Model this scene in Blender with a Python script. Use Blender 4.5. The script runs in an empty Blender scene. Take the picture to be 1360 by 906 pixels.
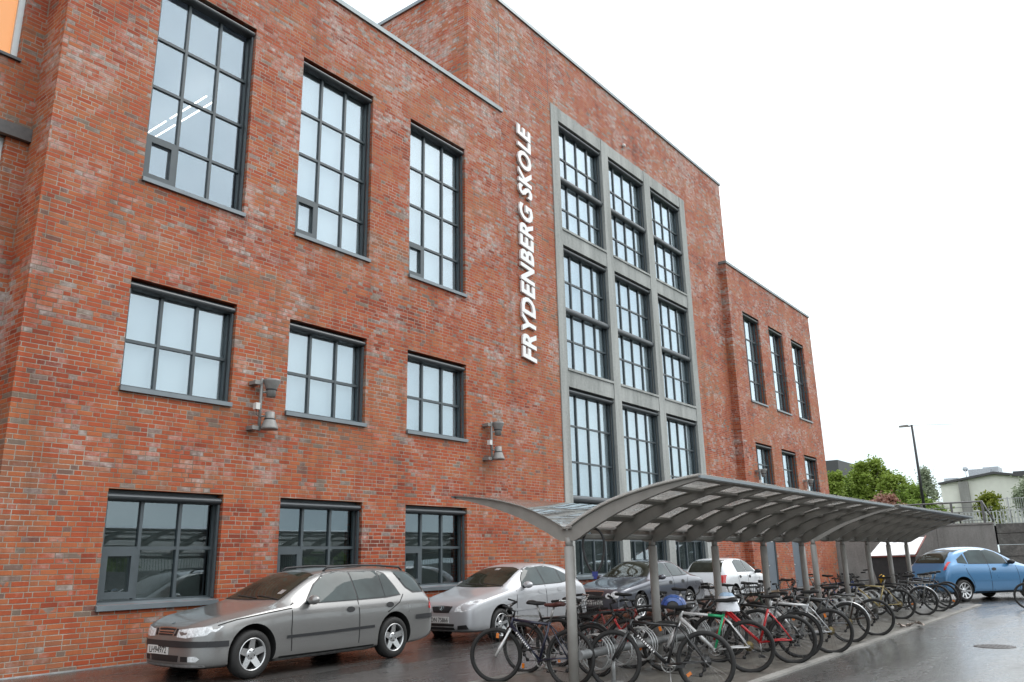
import bpy, math, random
from mathutils import Vector, Matrix
from mathutils.bvhtree import BVHTree
from mathutils.geometry import delaunay_2d_cdt

random.seed(11)
rad = math.radians
scene = bpy.context.scene
COL = scene.collection

# ------------------------------------------------------------------ helpers
class MB:
    """collects geometry for ONE mesh object"""
    def __init__(s):
        s.v = []; s.f = []; s.mi = []; s.smooth = []
        s.cur = 0; s.sm = False
    def face(s, idx):
        s.f.append(tuple(idx)); s.mi.append(s.cur); s.smooth.append(s.sm)
    def quad(s, a, b, c, d):
        n = len(s.v); s.v += [tuple(a), tuple(b), tuple(c), tuple(d)]; s.face((n, n+1, n+2, n+3)); return s
    def box(s, x0, y0, z0, x1, y1, z1, M=None):
        p = [(x0,y0,z0),(x1,y0,z0),(x1,y1,z0),(x0,y1,z0),(x0,y0,z1),(x1,y0,z1),(x1,y1,z1),(x0,y1,z1)]
        if M is not None: p = [tuple(M @ Vector(q)) for q in p]
        n = len(s.v); s.v += p
        for q in ((0,3,2,1),(4,5,6,7),(0,1,5,4),(1,2,6,5),(2,3,7,6),(3,0,4,7)): s.face([n+i for i in q])
        return s
    def tube(s, pts, r, n=8, closed=False, cap=True, smooth=True):
        """round tube along a polyline; r is a number or one per point"""
        pts = [Vector(p) for p in pts]; m = len(pts)
        rr = r if isinstance(r, (list, tuple)) else [r]*m
        base = len(s.v); old = s.sm; s.sm = smooth
        up = None
        for i, p in enumerate(pts):
            if closed: t = pts[(i+1) % m] - pts[i-1]
            elif i == 0: t = pts[1]-pts[0]
            elif i == m-1: t = pts[-1]-pts[-2]
            else: t = (pts[i+1]-p).normalized() + (p-pts[i-1]).normalized()
            if t.length < 1e-9: t = Vector((0,0,1))
            t.normalize()
            if up is None:
                up = Vector((0,0,1)) if abs(t.z) < .9 else Vector((1,0,0))
            a = up - t*up.dot(t)
            if a.length < 1e-6: a = t.orthogonal()
            a.normalize(); b = t.cross(a); up = a
            for k in range(n):
                w = 2*math.pi*k/n
                q = p + (a*math.cos(w)+b*math.sin(w))*rr[i]
                s.v.append(tuple(q))
        last = m if closed else m-1
        for i in range(last):
            j = (i+1) % m
            for k in range(n):
                l = (k+1) % n
                s.face((base+i*n+k, base+i*n+l, base+j*n+l, base+j*n+k))
        s.sm = False
        if cap and not closed:
            s.face([base+k for k in range(n)][::-1]); s.face([base+(m-1)*n+k for k in range(n)])
        s.sm = old
        return s
    def rod(s, a, b, r, n=8, **k): return s.tube([a, b], r, n, **k)
    def lathe(s, prof, n, M=None, closed=False, smooth=True):
        """profile (radius, height) revolved about local z"""
        base = len(s.v); m = len(prof); old = s.sm; s.sm = smooth
        for k in range(n):
            w = 2*math.pi*k/n; c, d = math.cos(w), math.sin(w)
            for r, h in prof:
                q = Vector((r*c, r*d, h))
                if M is not None: q = M @ q
                s.v.append(tuple(q))
        for k in range(n):
            l = (k+1) % n
            for i in range(m if closed else m-1):
                j = (i+1) % m
                s.face((base+k*m+i, base+l*m+i, base+l*m+j, base+k*m+j))
        s.sm = old
        return s
    def poly_extrude(s, pts, d):
        """flat polygon (3D points) pushed along vector d"""
        n = len(s.v); m = len(pts); d = Vector(d)
        s.v += [tuple(p) for p in pts] + [tuple(Vector(p)+d) for p in pts]
        s.face([n+i for i in range(m)]); s.face([n+m+i for i in range(m)][::-1])
        for i in range(m):
            j = (i+1) % m
            s.face((n+i, n+m+i, n+m+j, n+j))
        return s
    def add(s, verts, faces, M=None, smooth=False):
        n = len(s.v)
        s.v += [tuple(M @ Vector(q)) if M is not None else tuple(q) for q in verts]
        old = s.sm; s.sm = smooth
        for f in faces: s.face([n+i for i in f])
        s.sm = old
        return s
    def build(s, name, mats, parent=None, off=(0,0,0), fix=True):
        me = bpy.data.meshes.new(name)
        ox, oy, oz = off
        me.from_pydata([(a-ox, b-oy, c-oz) for a, b, c in s.v], [], s.f)
        if not isinstance(mats, (list, tuple)): mats = [mats]
        for m in mats: me.materials.append(m)
        if len(mats) > 1: me.polygons.foreach_set('material_index', s.mi)
        me.polygons.foreach_set('use_smooth', s.smooth)
        if fix:
            import bmesh
            bm = bmesh.new(); bm.from_mesh(me)
            bmesh.ops.recalc_face_normals(bm, faces=bm.faces)
            bm.to_mesh(me); bm.free()
        me.update()
        o = bpy.data.objects.new(name, me); COL.objects.link(o)
        if parent is not None: o.parent = parent
        return o

def thing(name, label, cat, loc=(0,0,0), rz=0.0, group=None, rx=0.0):
    o = bpy.data.objects.new(name, None); COL.objects.link(o)
    o.empty_display_size = .2
    o.location = loc; o.rotation_euler = (rx, 0, rz)
    o['label'] = label; o['category'] = cat
    if group: o['group'] = group
    return o
def tag(o, label, cat, group=None):
    o['label'] = label; o['category'] = cat
    if group: o['group'] = group
    return o
def structure(o, label=None, kind='structure'):
    o['kind'] = kind
    if label: o['label'] = label
    return o

def text_mesh(txt, size=1.0, extrude=.01, offset=0.0, shear=0.0):
    cu = bpy.data.curves.new('lettering', 'FONT')
    cu.body = txt; cu.size = size; cu.extrude = extrude; cu.offset = offset; cu.shear = shear
    cu.resolution_u = 3
    o = bpy.data.objects.new('lettering', cu); COL.objects.link(o)
    bpy.context.view_layer.update()
    dg = bpy.context.evaluated_depsgraph_get()
    me = bpy.data.meshes.new_from_object(o.evaluated_get(dg))
    v = [tuple(p.co) for p in me.vertices]; f = [tuple(p.vertices) for p in me.polygons]
    bpy.data.objects.remove(o); bpy.data.curves.remove(cu); bpy.data.meshes.remove(me)
    return v, f

# ------------------------------------------------------------------ materials
class NT:
    def __init__(s, name):
        s.m = bpy.data.materials.new(name); s.m.use_nodes = True
        s.t = s.m.node_tree; s.n = s.t.nodes; s.bsdf = s.n['Principled BSDF']; s.out = s.n['Material Output']
    def node(s, typ, **kw):
        x = s.n.new(typ)
        for k, v in kw.items(): setattr(x, k, v)
        return x
    def set(s, sock, val):
        if hasattr(val, 'is_output') or isinstance(val, bpy.types.NodeSocket): s.t.links.new(val, sock)
        else: sock.default_value = val
    def math(s, op, a, b=0.0, c=0.0, clamp=False):
        x = s.node('ShaderNodeMath', operation=op, use_clamp=clamp)
        s.set(x.inputs[0], a); s.set(x.inputs[1], b); s.set(x.inputs[2], c)
        return x.outputs[0]
    def mix(s, f, a, b, blend='MIX'):
        x = s.node('ShaderNodeMix', data_type='RGBA', blend_type=blend)
        s.set(x.inputs['Factor'], f)
        s.set(x.inputs[6], a if not isinstance(a, tuple) else (*a[:3], 1)); s.set(x.inputs[7], b if not isinstance(b, tuple) else (*b[:3], 1))
        return x.outputs[2]
    def noise(s, vec, scale, detail=3, rough=.55, dim='3D', out=0):
        x = s.node('ShaderNodeTexNoise', noise_dimensions=dim)
        if vec is not None: s.set(x.inputs['Vector'], vec)
        x.inputs['Scale'].default_value = scale; x.inputs['Detail'].default_value = detail; x.inputs['Roughness'].default_value = rough
        return x.outputs[out]
    def ramp(s, f, stops, interp='LINEAR'):
        x = s.node('ShaderNodeValToRGB'); r = x.color_ramp; r.interpolation = interp
        while len(r.elements) < len(stops): r.elements.new(.5)
        for e, (p, c) in zip(r.elements, stops):
            e.position = p; e.color = (*c[:3], 1) if isinstance(c, (tuple, list)) else (c, c, c, 1)
        s.set(x.inputs[0], f)
        return x.outputs[0]
    def bump(s, h, strength, dist=.01):
        x = s.node('ShaderNodeBump'); x.inputs['Strength'].default_value = strength; x.inputs['Distance'].default_value = dist
        s.set(x.inputs['Height'], h)
        s.t.links.new(x.outputs[0], s.bsdf.inputs['Normal'])
    def obj(s): return s.node('ShaderNodeTexCoord').outputs['Object']
    def P(s, **k):
        names = {'col':'Base Color','rough':'Roughness','metal':'Metallic','spec':'Specular IOR Level','coat':'Coat Weight','coatr':'Coat Roughness','emit':'Emission Color','estr':'Emission Strength','trans':'Transmission Weight','alpha':'Alpha','ior':'IOR','sheen':'Sheen Weight'}
        for a, v in k.items():
            if isinstance(v, tuple) and len(v) == 3: v = (*v, 1)
            s.set(s.bsdf.inputs[names[a]], v)
        return s

def simple(name, col, rough=.5, metal=0.0, var=.12, scale=9, coat=0.0, spec=.5, bump=0.0, coatr=.05):
    """colour with slight uneven wear"""
    n = NT(name)
    nz = n.noise(n.obj(), scale, 4)
    lo = tuple(c*(1-var) for c in col); hi = tuple(min(1, c*(1+var)) for c in col)
    n.P(col=n.ramp(nz, [(.3, lo), (.7, hi)]), rough=n.math('MULTIPLY_ADD', nz, .16, rough-.08), metal=metal, coat=coat, spec=spec, coatr=coatr)
    if bump: n.bump(n.noise(n.obj(), scale*9, 3), bump, .004)
    return n.m

def brick_material(name, wash=1.0):
    n = NT(name)
    sep = n.node('ShaderNodeSeparateXYZ'); pos = n.node('ShaderNodeNewGeometry').outputs['Position']
    n.t.links.new(pos, sep.inputs[0])
    u0 = n.math('ADD', sep.outputs[0], sep.outputs[1]); z = sep.outputs[2]
    CH = .0752
    # slight waviness of the hand-laid courses
    wob = n.noise(pos, 1.7, 2)
    zz = n.math('MULTIPLY_ADD', n.math('SUBTRACT', wob, .5), .012, z)
    row = n.math('FLOOR', n.math('DIVIDE', zz, CH))
    fz = n.math('SUBTRACT', zz, n.math('MULTIPLY', row, CH))
    wn = n.node('ShaderNodeTexWhiteNoise', noise_dimensions='1D'); n.set(wn.inputs['W'], row)
    shift = n.math('MULTIPLY', n.math('FLOOR', n.math('MULTIPLY', wn.outputs[0], 10)), .06)
    # monk-like bond: stretcher, stretcher, header
    PER = .60
    u = n.math('ADD', n.math('ADD', u0, shift), 200.0)
    per = n.math('FLOOR', n.math('DIVIDE', u, PER))
    t = n.math('SUBTRACT', u, n.math('MULTIPLY', per, PER))
    s1 = n.math('GREATER_THAN', t, .24); s2 = n.math('GREATER_THAN', t, .48)
    start = n.math('MULTIPLY', n.math('ADD', s1, s2), .24)
    bt = n.math('SUBTRACT', t, start)
    blen = n.math('SUBTRACT', .24, n.math('MULTIPLY', s2, .12))
    bid = n.math('ADD', n.math('MULTIPLY', per, 3), n.math('ADD', s1, s2))
    # distance to the brick's edge
    du = n.math('MINIMUM', bt, n.math('SUBTRACT', blen, bt))
    dz = n.math('MINIMUM', fz, n.math('SUBTRACT', CH, fz))
    d = n.math('MINIMUM', du, dz)
    rag = n.math('MULTIPLY', n.math('SUBTRACT', n.noise(pos, 38, 3), .5), .009)
    d = n.math('ADD', d, rag)
    mr = n.node('ShaderNodeMapRange', interpolation_type='SMOOTHSTEP'); n.set(mr.inputs[0], d)
    mr.inputs[1].default_value = .0045; mr.inputs[2].default_value = .0085
    face = mr.outputs[0]
    cb = n.node('ShaderNodeCombineXYZ'); n.set(cb.inputs[0], bid); n.set(cb.inputs[1], row)
    w2 = n.node('ShaderNodeTexWhiteNoise', noise_dimensions='2D'); n.set(w2.inputs['Vector'], cb.outputs[0])
    mpb = n.node('ShaderNodeMapping'); mpb.inputs['Scale'].default_value = (.22, .22, 1.15); n.t.links.new(pos, mpb.inputs[0])
    region = n.math('ADD', n.math('MULTIPLY', n.noise(pos, .33, 4, .6), .5), n.math('MULTIPLY', n.noise(mpb.outputs[0], 1.0, 3, .6), .5))
    pick = n.math('ADD', n.math('MULTIPLY_ADD', w2.outputs[0], .52, .24), n.math('MULTIPLY', n.math('SUBTRACT', region, .5), 2.6), clamp=True)
    col = n.ramp(pick, [(0, (.172,.034,.017)), (.18, (.280,.052,.022)), (.36, (.385,.078,.029)), (.52, (.345,.083,.034)), (.68, (.410,.122,.046)), (.84, (.325,.118,.057)), (1, (.240,.094,.053))])
    # the odd dark grey-blue overburnt brick, thicker in some places
    w3 = n.node('ShaderNodeTexWhiteNoise', noise_dimensions='3D'); cb2 = n.node('ShaderNodeCombineXYZ')
    n.set(cb2.inputs[0], bid); n.set(cb2.inputs[1], row); cb2.inputs[2].default_value = 7.3
    n.t.links.new(cb2.outputs[0], w3.inputs['Vector'])
    thr = n.math('ADD', n.math('MULTIPLY_ADD', n.noise(pos, .75, 4, .65), -.42, 1.10), n.math('MULTIPLY', sep.outputs[2], -.003))
    thr = n.math('ADD', thr, n.math('MULTIPLY', n.math('SUBTRACT', 1.0, s2), .055))     # headers lie nearest the fire
    dark = n.math('GREATER_THAN', w3.outputs[0], thr)
    col = n.mix(n.math('MULTIPLY', dark, n.math('MULTIPLY_ADD', w2.outputs[0], .35, .62)), col, n.ramp(w2.outputs[0], [(0, (.080,.076,.068)), (.5, (.135,.120,.100)), (1, (.19,.140,.105))]))
    # fine surface grain within a brick
    grain = n.noise(pos, 65, 4, .65)
    col = n.mix(.55, col, n.ramp(grain, [(.28, .55), (.5, 1.0), (.74, 1.0)]), 'MULTIPLY')
    # lime bloom: pale patches drifting over bricks and joints
    bl = n.noise(pos, .8, 6, .70); bl2 = n.noise(pos, 9, 4, .7)
    # (it takes hold brick by brick, and frays within each brick)
    bv = n.math('ADD', bl, n.math('MULTIPLY', n.math('SUBTRACT', w3.outputs[0], .5), .20))
    bv = n.math('ADD', bv, n.math('MULTIPLY', n.math('SUBTRACT', sep.outputs[2], 7.0), .008))
    bloom = n.math('MULTIPLY', n.ramp(bv, [(.515, 0.0), (.69, 1.0)]), n.ramp(bl2, [(.34, 0.1), (.62, 1.0)]))
    bloom = n.math('MULTIPLY', bloom, .82*wash)
    col = n.mix(bloom, col, (.50,.43,.40))
    mort = n.ramp(n.noise(pos, 1.1, 5, .7), [(.3, (.15,.112,.080)), (.48, (.25,.200,.150)), (.68, (.41,.355,.30))])
    full = n.mix(face, mort, col)
    # rain streaks and damp run down the wall
    ms = n.node('ShaderNodeMapping'); ms.inputs['Scale'].default_value = (2.4, 2.4, .13); n.t.links.new(pos, ms.inputs[0])
    stk = n.noise(ms.outputs[0], 1.0, 5, .7)
    full = n.mix(.8, full, n.ramp(stk, [(.30, .68), (.50, 1.0), (.72, 1.0)]), 'MULTIPLY')
    n.P(col=full, rough=n.math('MULTIPLY_ADD', grain, .25, .62), spec=.3)
    h = n.math('ADD', face, n.math('MULTIPLY', grain, .35))
    n.bump(h, .55, .012)
    return n.m

def glass_material(name, tint=(.72,.80,.80), refl=(.82,.93,1.0), wavy=.0, base=0.0, f0=.075, milky=0.0):
    n = NT(name); n.n.remove(n.bsdf)
    tr = n.node('ShaderNodeBsdfTransparent'); tr.inputs[0].default_value = (*tint, 1)
    gl = n.node('ShaderNodeBsdfGlossy'); gl.inputs['Roughness'].default_value = .008; gl.inputs[0].default_value = (*refl, 1)
    # Schlick reflectance from the angle of view, the same from both sides of the pane
    ge = n.node('ShaderNodeNewGeometry'); dt = n.node('ShaderNodeVectorMath', operation='DOT_PRODUCT')
    n.t.links.new(ge.outputs['Normal'], dt.inputs[0]); n.t.links.new(ge.outputs['Incoming'], dt.inputs[1])
    c = n.math('SUBTRACT', 1.0, n.math('ABSOLUTE', dt.outputs['Value']), clamp=True)
    f = n.math('ADD', n.math('MULTIPLY', n.math('POWER', c, 4.0), .85), f0+base, clamp=True)
    if wavy:
        b = n.node('ShaderNodeBump'); b.inputs['Strength'].default_value = wavy; b.inputs['Distance'].default_value = .05
        n.set(b.inputs['Height'], n.noise(n.obj(), .9, 1))
        n.t.links.new(b.outputs[0], gl.inputs['Normal'])
    mx = n.node('ShaderNodeMixShader'); n.set(mx.inputs[0], f)
    body = tr.outputs[0]
    if milky:
        # damp dirt on the sheet scatters some of the light that passes
        tl = n.node('ShaderNodeBsdfTranslucent'); tl.inputs[0].default_value = (.80,.78,.75,1)
        df = n.node('ShaderNodeBsdfDiffuse'); df.inputs[0].default_value = (.40,.39,.37,1)
        md = n.node('ShaderNodeMixShader'); md.inputs[0].default_value = .35; n.t.links.new(tl.outputs[0], md.inputs[1]); n.t.links.new(df.outputs[0], md.inputs[2])
        mk = n.node('ShaderNodeMixShader'); n.set(mk.inputs[0], n.ramp(n.noise(n.obj(), 1.4, 5, .65), [(.3, milky*.55), (.7, min(1, milky*1.3))]))
        n.t.links.new(tr.outputs[0], mk.inputs[1]); n.t.links.new(md.outputs[0], mk.inputs[2]); body = mk.outputs[0]
    n.t.links.new(body, mx.inputs[1]); n.t.links.new(gl.outputs[0], mx.inputs[2])
    n.t.links.new(mx.outputs[0], n.out.inputs[0])
    return n.m

def concrete_material(name, lo, hi, streak=.5, form=0.0):
    n = NT(name); pos = n.node('ShaderNodeNewGeometry').outputs['Position']
    mp = n.node('ShaderNodeMapping'); mp.inputs['Scale'].default_value = (1.6, 1.6, .16); n.t.links.new(pos, mp.inputs[0])
    st = n.noise(mp.outputs[0], 1.5, 5, .7); fine = n.noise(pos, 14, 6, .7); big = n.noise(pos, .9, 3)
    mixv = n.math('ADD', n.math('MULTIPLY', st, streak), n.math('ADD', n.math('MULTIPLY', fine, .3), n.math('MULTIPLY', big, .7-streak)))
    n.P(col=n.ramp(mixv, [(.33, lo), (.66, hi)]), rough=.82, spec=.25)
    n.bump(fine, .25, .01)
    return n.m

def leaf_material(name, a, b, c):
    n = NT(name)
    oi = n.node('ShaderNodeNewGeometry')
    w = n.node('ShaderNodeTexWhiteNoise', noise_dimensions='1D'); n.set(w.inputs['W'], oi.outputs['Random Per Island'])
    nz = n.noise(n.obj(), .55, 3)
    v = n.math('ADD', n.math('MULTIPLY', w.outputs[0], .55), n.math('MULTIPLY', nz, .45))
    n.P(col=n.ramp(v, [(.2, a), (.5, b), (.8, c)]), rough=.6, spec=.25)
    # a little light shows through the leaves
    tl = n.node('ShaderNodeBsdfTranslucent'); n.set(tl.inputs[0], n.ramp(v, [(.2, a), (.8, c)]))
    ms = n.node('ShaderNodeMixShader'); ms.inputs[0].default_value = .35
    n.t.links.new(n.bsdf.outputs[0], ms.inputs[1]); n.t.links.new(tl.outputs[0], ms.inputs[2]); n.t.links.new(ms.outputs[0], n.out.inputs[0])
    return n.m

def emit_material(name, col, s, base=(.8,.8,.8)):
    n = NT(name); n.P(col=base, emit=col, estr=s); return n.m

M = {}
M['brick'] = brick_material('red_brick')
M['frame'] = simple('window_frame_paint', (.066,.082,.090), .42, var=.08)
M['roller'] = simple('roller_box_metal', (.058,.066,.072), .36, var=.08)
M['coping'] = simple('coping_sheet_metal', (.17,.20,.21), .38, metal=.5, var=.12, scale=3)
M['sill'] = simple('sill_metal', (.17,.195,.21), .4, metal=.35, var=.1, scale=4)
M['concrete'] = concrete_material('frame_concrete', (.20,.21,.20), (.44,.45,.43), .6)
M['oldconcrete'] = concrete_material('weathered_concrete', (.135,.132,.125), (.33,.325,.31), .36)
M['glass'] = glass_material('window_glass', (.88,.91,.92), wavy=.03, f0=.19)
M['glass_plain'] = glass_material('plain_window_glass', (.95,.95,.95), f0=.02)
M['glass_low'] = glass_material('dark_window_glass', (.66,.70,.70), wavy=.05, f0=.12)
M['roofglass'] = glass_material('smoked_roof_sheet', (.78,.77,.76), refl=(.9,.93,.95), f0=.04, milky=.55)
M['blind'] = simple('white_blind_and_fill', (.60,.65,.67), .9, var=.03, scale=2)
M['greyblind_fill'] = simple('grey_blind_fill', (.30,.315,.305), .9, var=.10, scale=3)  # for blinds added behind the lowest panes to raise their tone
M['room'] = simple('room_paint', (.58,.64,.74), .9, var=.03, scale=2)
M['roomdark'] = simple('dim_room_paint', (.52,.53,.50), .9, var=.1, scale=2)
M['orange'] = emit_material('warm_lit_curtain', (1.0,.41,.12), .50, (.45,.19,.05))
M['tubelight'] = emit_material('fluorescent_tube', (1.0,.93,.78), 4.5)
M['whiteframe'] = simple('white_window_frame', (.62,.66,.66), .5, var=.05)
M['ledge'] = simple('lead_grey_ledge', (.10,.095,.092), .6, var=.2)
M['white'] = simple('white_letter_paint', (.80,.80,.79), .4, var=.03)
M['door'] = simple('blue_grey_door_paint', (.13,.155,.18), .45, var=.1)
M['racktube'] = simple('dull_rack_tube', (.20,.205,.205), .45, metal=.4, var=.25, scale=10)
M['galv'] = simple('galvanised_steel', (.46,.47,.47), .42, metal=.6, var=.2, scale=14)
M['lampgrey'] = simple('lamp_grey_paint', (.23,.225,.215), .5, metal=.2, var=.15)
M['lampdark'] = simple('lamp_dark_rubber', (.03,.03,.032), .6)
M['shelter'] = simple('shelter_grey_paint', (.25,.242,.222), .45, metal=.0, var=.12, scale=5)
M['shelterpost'] = simple('shelter_post_paint', (.27,.262,.245), .45, metal=.0, var=.12, scale=5)
M['black'] = simple('black_plastic', (.014,.014,.015), .5, var=.2)
M['rubber'] = simple('tyre_rubber', (.016,.0155,.015), .72, var=.3, scale=22, bump=.15)
M['chrome'] = simple('bright_metal', (.66,.66,.65), .2, metal=1.0, var=.08)
M['alloy'] = simple('alloy_wheel_metal', (.58,.585,.59), .3, metal=.85, var=.06)
M['steel'] = simple('dull_steel', (.32,.32,.31), .38, metal=.9, var=.2, scale=20)
M['amber'] = simple('amber_reflector', (.75,.20,.012), .25, var=.15, coat=.6)
M['redlamp'] = simple('red_lamp_lens', (.50,.012,.012), .15, var=.15, coat=.8)
M['darkline'] = simple('panel_gap_black', (.006,.006,.006), .8)
M['plate'] = simple('plate_white', (.62,.62,.60), .5, var=.05)
M['platetext'] = simple('plate_black', (.02,.02,.02), .5)
M['plateblue'] = simple('plate_blue', (.02,.05,.28), .5)
# ------------------------------------------------------------------ camera
F_PX, YAW, PITCH, ROLL, HC = 1070.0, rad(52.78607), rad(15.17351), rad(-1.25745), 1.5
cam = bpy.data.cameras.new('camera'); cam_o = bpy.data.objects.new('camera', cam); COL.objects.link(cam_o)
fw = Vector((math.cos(PITCH)*math.sin(YAW), math.cos(PITCH)*math.cos(YAW), math.sin(PITCH)))
rt = Vector((math.cos(YAW), -math.sin(YAW), 0)); up = rt.cross(fw)
r2 = rt*math.cos(ROLL) + up*math.sin(ROLL); u2 = -rt*math.sin(ROLL) + up*math.cos(ROLL)
mw = Matrix.Identity(4)
for i in range(3): mw[i][0] = r2[i]; mw[i][1] = u2[i]; mw[i][2] = -fw[i]
mw[0][3], mw[1][3], mw[2][3] = 0, 0, HC
cam_o.matrix_world = mw
cam.sensor_width = 36; cam.sensor_fit = 'HORIZONTAL'; cam.lens = F_PX/1360*36
cam.clip_start = .05; cam.clip_end = 2000
scene.camera = cam_o

# ------------------------------------------------------------------ light
SUN_EL, SUN_AZ = rad(52), rad(125)      # azimuth from +Y towards +X
w = bpy.data.worlds.new('World'); scene.world = w; w.use_nodes = True
nt = w.node_tree; bg = nt.nodes['Background']
sky = nt.nodes.new('ShaderNodeTexSky'); sky.sky_type = 'NISHITA'; sky.sun_disc = False
sky.sun_elevation = SUN_EL; sky.sun_rotation = SUN_AZ; sky.air_density = 1; sky.dust_density = 3
hs = nt.nodes.new('ShaderNodeHueSaturation'); hs.inputs['Saturation'].default_value = .22
nt.links.new(sky.outputs[0], hs.inputs['Color'])
# an even cloud deck over the sky, faintly mottled
tc = nt.nodes.new('ShaderNodeTexCoord'); nz = nt.nodes.new('ShaderNodeTexNoise'); nz.inputs['Scale'].default_value = 2.6; nz.inputs['Detail'].default_value = 4
nt.links.new(tc.outputs['Generated'], nz.inputs['Vector'])
cr = nt.nodes.new('ShaderNodeValToRGB'); cr.color_ramp.elements[0].position = .3; cr.color_ramp.elements[0].color = (.50,.58,.65,1)
cr.color_ramp.elements[1].position = .7; cr.color_ramp.elements[1].color = (1,1,1,1); nt.links.new(nz.outputs[0], cr.inputs[0])
sc_ = nt.nodes.new('ShaderNodeVectorMath'); sc_.operation = 'SCALE'; sc_.inputs[3].default_value = 16.5; sp_ = nt.nodes.new('ShaderNodeSeparateXYZ'); nt.links.new(tc.outputs['Generated'], sp_.inputs[0])
hz = nt.nodes.new('ShaderNodeValToRGB'); hz.color_ramp.elements[0].position = .0; hz.color_ramp.elements[0].color = (.50,.56,.57,1)
hz.color_ramp.elements[1].position = .42; hz.color_ramp.elements[1].color = (1,1,1,1); nt.links.new(sp_.outputs[2], hz.inputs[0])
ml = nt.nodes.new('ShaderNodeMix'); ml.data_type = 'RGBA'; ml.blend_type = 'MULTIPLY'; ml.inputs['Factor'].default_value = 1
nt.links.new(cr.outputs[0], ml.inputs[6]); nt.links.new(hz.outputs[0], ml.inputs[7]); nt.links.new(ml.outputs[2], sc_.inputs[0])
mx = nt.nodes.new('ShaderNodeMix'); mx.data_type = 'RGBA'; mx.inputs['Factor'].default_value = .85
nt.links.new(hs.outputs[0], mx.inputs[6]); nt.links.new(sc_.outputs[0], mx.inputs[7]); nt.links.new(mx.outputs[2], bg.inputs[0])
bg.inputs[1].default_value = .12
sun = bpy.data.lights.new('sun', 'SUN'); sun.energy = .9; sun.angle = rad(30); sun.color = (1,.97,.93)
so = bpy.data.objects.new('sun', sun); COL.objects.link(so)
sd = Vector((math.sin(SUN_AZ)*math.cos(SUN_EL), math.cos(SUN_AZ)*math.cos(SUN_EL), math.sin(SUN_EL)))
so.rotation_euler = sd.to_track_quat('Z', 'Y').to_euler(); so.location = (10, -10, 30)
vs = scene.view_settings; vs.view_transform = 'Standard'; vs.look = 'None'; vs.gamma = 1; vs.use_curve_mapping = False
vs.exposure = .55
try:
    scene.cycles.use_denoising = True
    scene.cycles.max_bounces = 8; scene.cycles.transparent_max_bounces = 16
    scene.cycles.caustics_reflective = False; scene.cycles.caustics_refractive = False
    scene.cycles.sample_clamp_indirect = 6
except Exception: pass

# ------------------------------------------------------------------ ground
def asphalt():
    n = NT('wet_asphalt'); pos = n.node('ShaderNodeNewGeometry').outputs['Position']
    grain = n.noise(pos, 60, 4, .8); mid = n.noise(pos, 5, 5, .6)
    mp = n.node('ShaderNodeMapping'); mp.inputs['Scale'].default_value = (.22, 1.0, 1); mp.inputs['Rotation'].default_value = (0, 0, .15); n.t.links.new(pos, mp.inputs[0])
    wet = n.noise(mp.outputs[0], .9, 5, .6)
    col = n.mix(n.ramp(grain, [(.35, 0.0), (.75, 1.0)]), (.026,.025,.024), (.088,.085,.080))
    col = n.mix(n.ramp(mid, [(.35, 0.0), (.7, .6)]), col, (.030,.028,.026))
    pat = n.noise(mp.outputs[0], .45, 4, .6)
    col = n.mix(1.0, col, n.ramp(pat, [(.38, .62), (.52, 1.0), (.66, 1.35)]), 'MULTIPLY')
    n.P(col=col, rough=n.ramp(n.math('ADD', n.math('MULTIPLY', wet, .8), n.math('MULTIPLY', mid, .2)), [(.36, .08), (.47, .20), (.56, .34), (.68, .50)]), spec=1.0, coat=n.ramp(wet, [(.38,.85),(.62,.25)]), coatr=.22)
    n.bump(n.math('ADD', n.math('MULTIPLY', grain, .7), n.math('MULTIPLY', n.noise(pos, 16, 3, .6), 1.6)), .85, .012)
    return n.m
M['asphalt'] = asphalt()
def paving():
    n = NT('damp_concrete_paving'); pos = n.node('ShaderNodeNewGeometry').outputs['Position']
    grain = n.noise(pos, 60, 3, .7); mid = n.noise(pos, 2.4, 5, .65)
    c = n.ramp(mid, [(.3, (.095,.088,.078)), (.52, (.165,.155,.137)), (.72, (.25,.238,.21))])
    c = n.mix(.5, c, n.ramp(grain, [(.3, .6), (.65, 1.0)]), 'MULTIPLY')
    br = n.node('ShaderNodeTexBrick'); n.t.links.new(pos, br.inputs['Vector'])
    br.inputs['Scale'].default_value = 1; br.inputs['Brick Width'].default_value = .8; br.inputs['Row Height'].default_value = .4; br.inputs['Mortar Size'].default_value = .006
    br.inputs['Color1'].default_value = (1,1,1,1); br.inputs['Color2'].default_value = (.86,.86,.86,1); br.inputs['Mortar'].default_value = (.35,.35,.35,1)
    c = n.mix(.8, c, br.outputs[0], 'MULTIPLY')
    n.P(col=c, rough=n.ramp(mid, [(.3, .22), (.7, .55)]), spec=.45)
    n.bump(n.math('ADD', grain, br.outputs['Fac']), .2, .005)
    return n.m
M['paving'] = paving()
M['kerb'] = concrete_material('kerb_stone', (.15,.145,.135), (.33,.32,.30), .3)
M['grass'] = simple('grass_bank', (.05,.085,.025), .9, var=.5, scale=3, bump=.4)

def gz(x, y):
    # the yard lifts a little towards the foot of the building
    a = min(max((y-10.2)/2.4, 0), 1); return .09*a*a*(3-2*a)
g = MB(); g.sm = True
xs = [-400,-120,-40,-12]+[-8+i*1.5 for i in range(36)]+[60,140,420]; ys = [-420,-140,-60,-20,-8,0,4,8,9.4,10.2,10.6,11,11.4,11.8,12.2,12.6,14,40,140,420]
for x in xs:
    for y in ys: g.v.append((x, y, gz(x, y)))
for i in range(len(xs)-1):
    for j in range(len(ys)-1):
        a = i*len(ys)+j; g.face((a, a+len(ys), a+len(ys)+1, a+1))
structure(g.build('ground', M['asphalt']))
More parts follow.
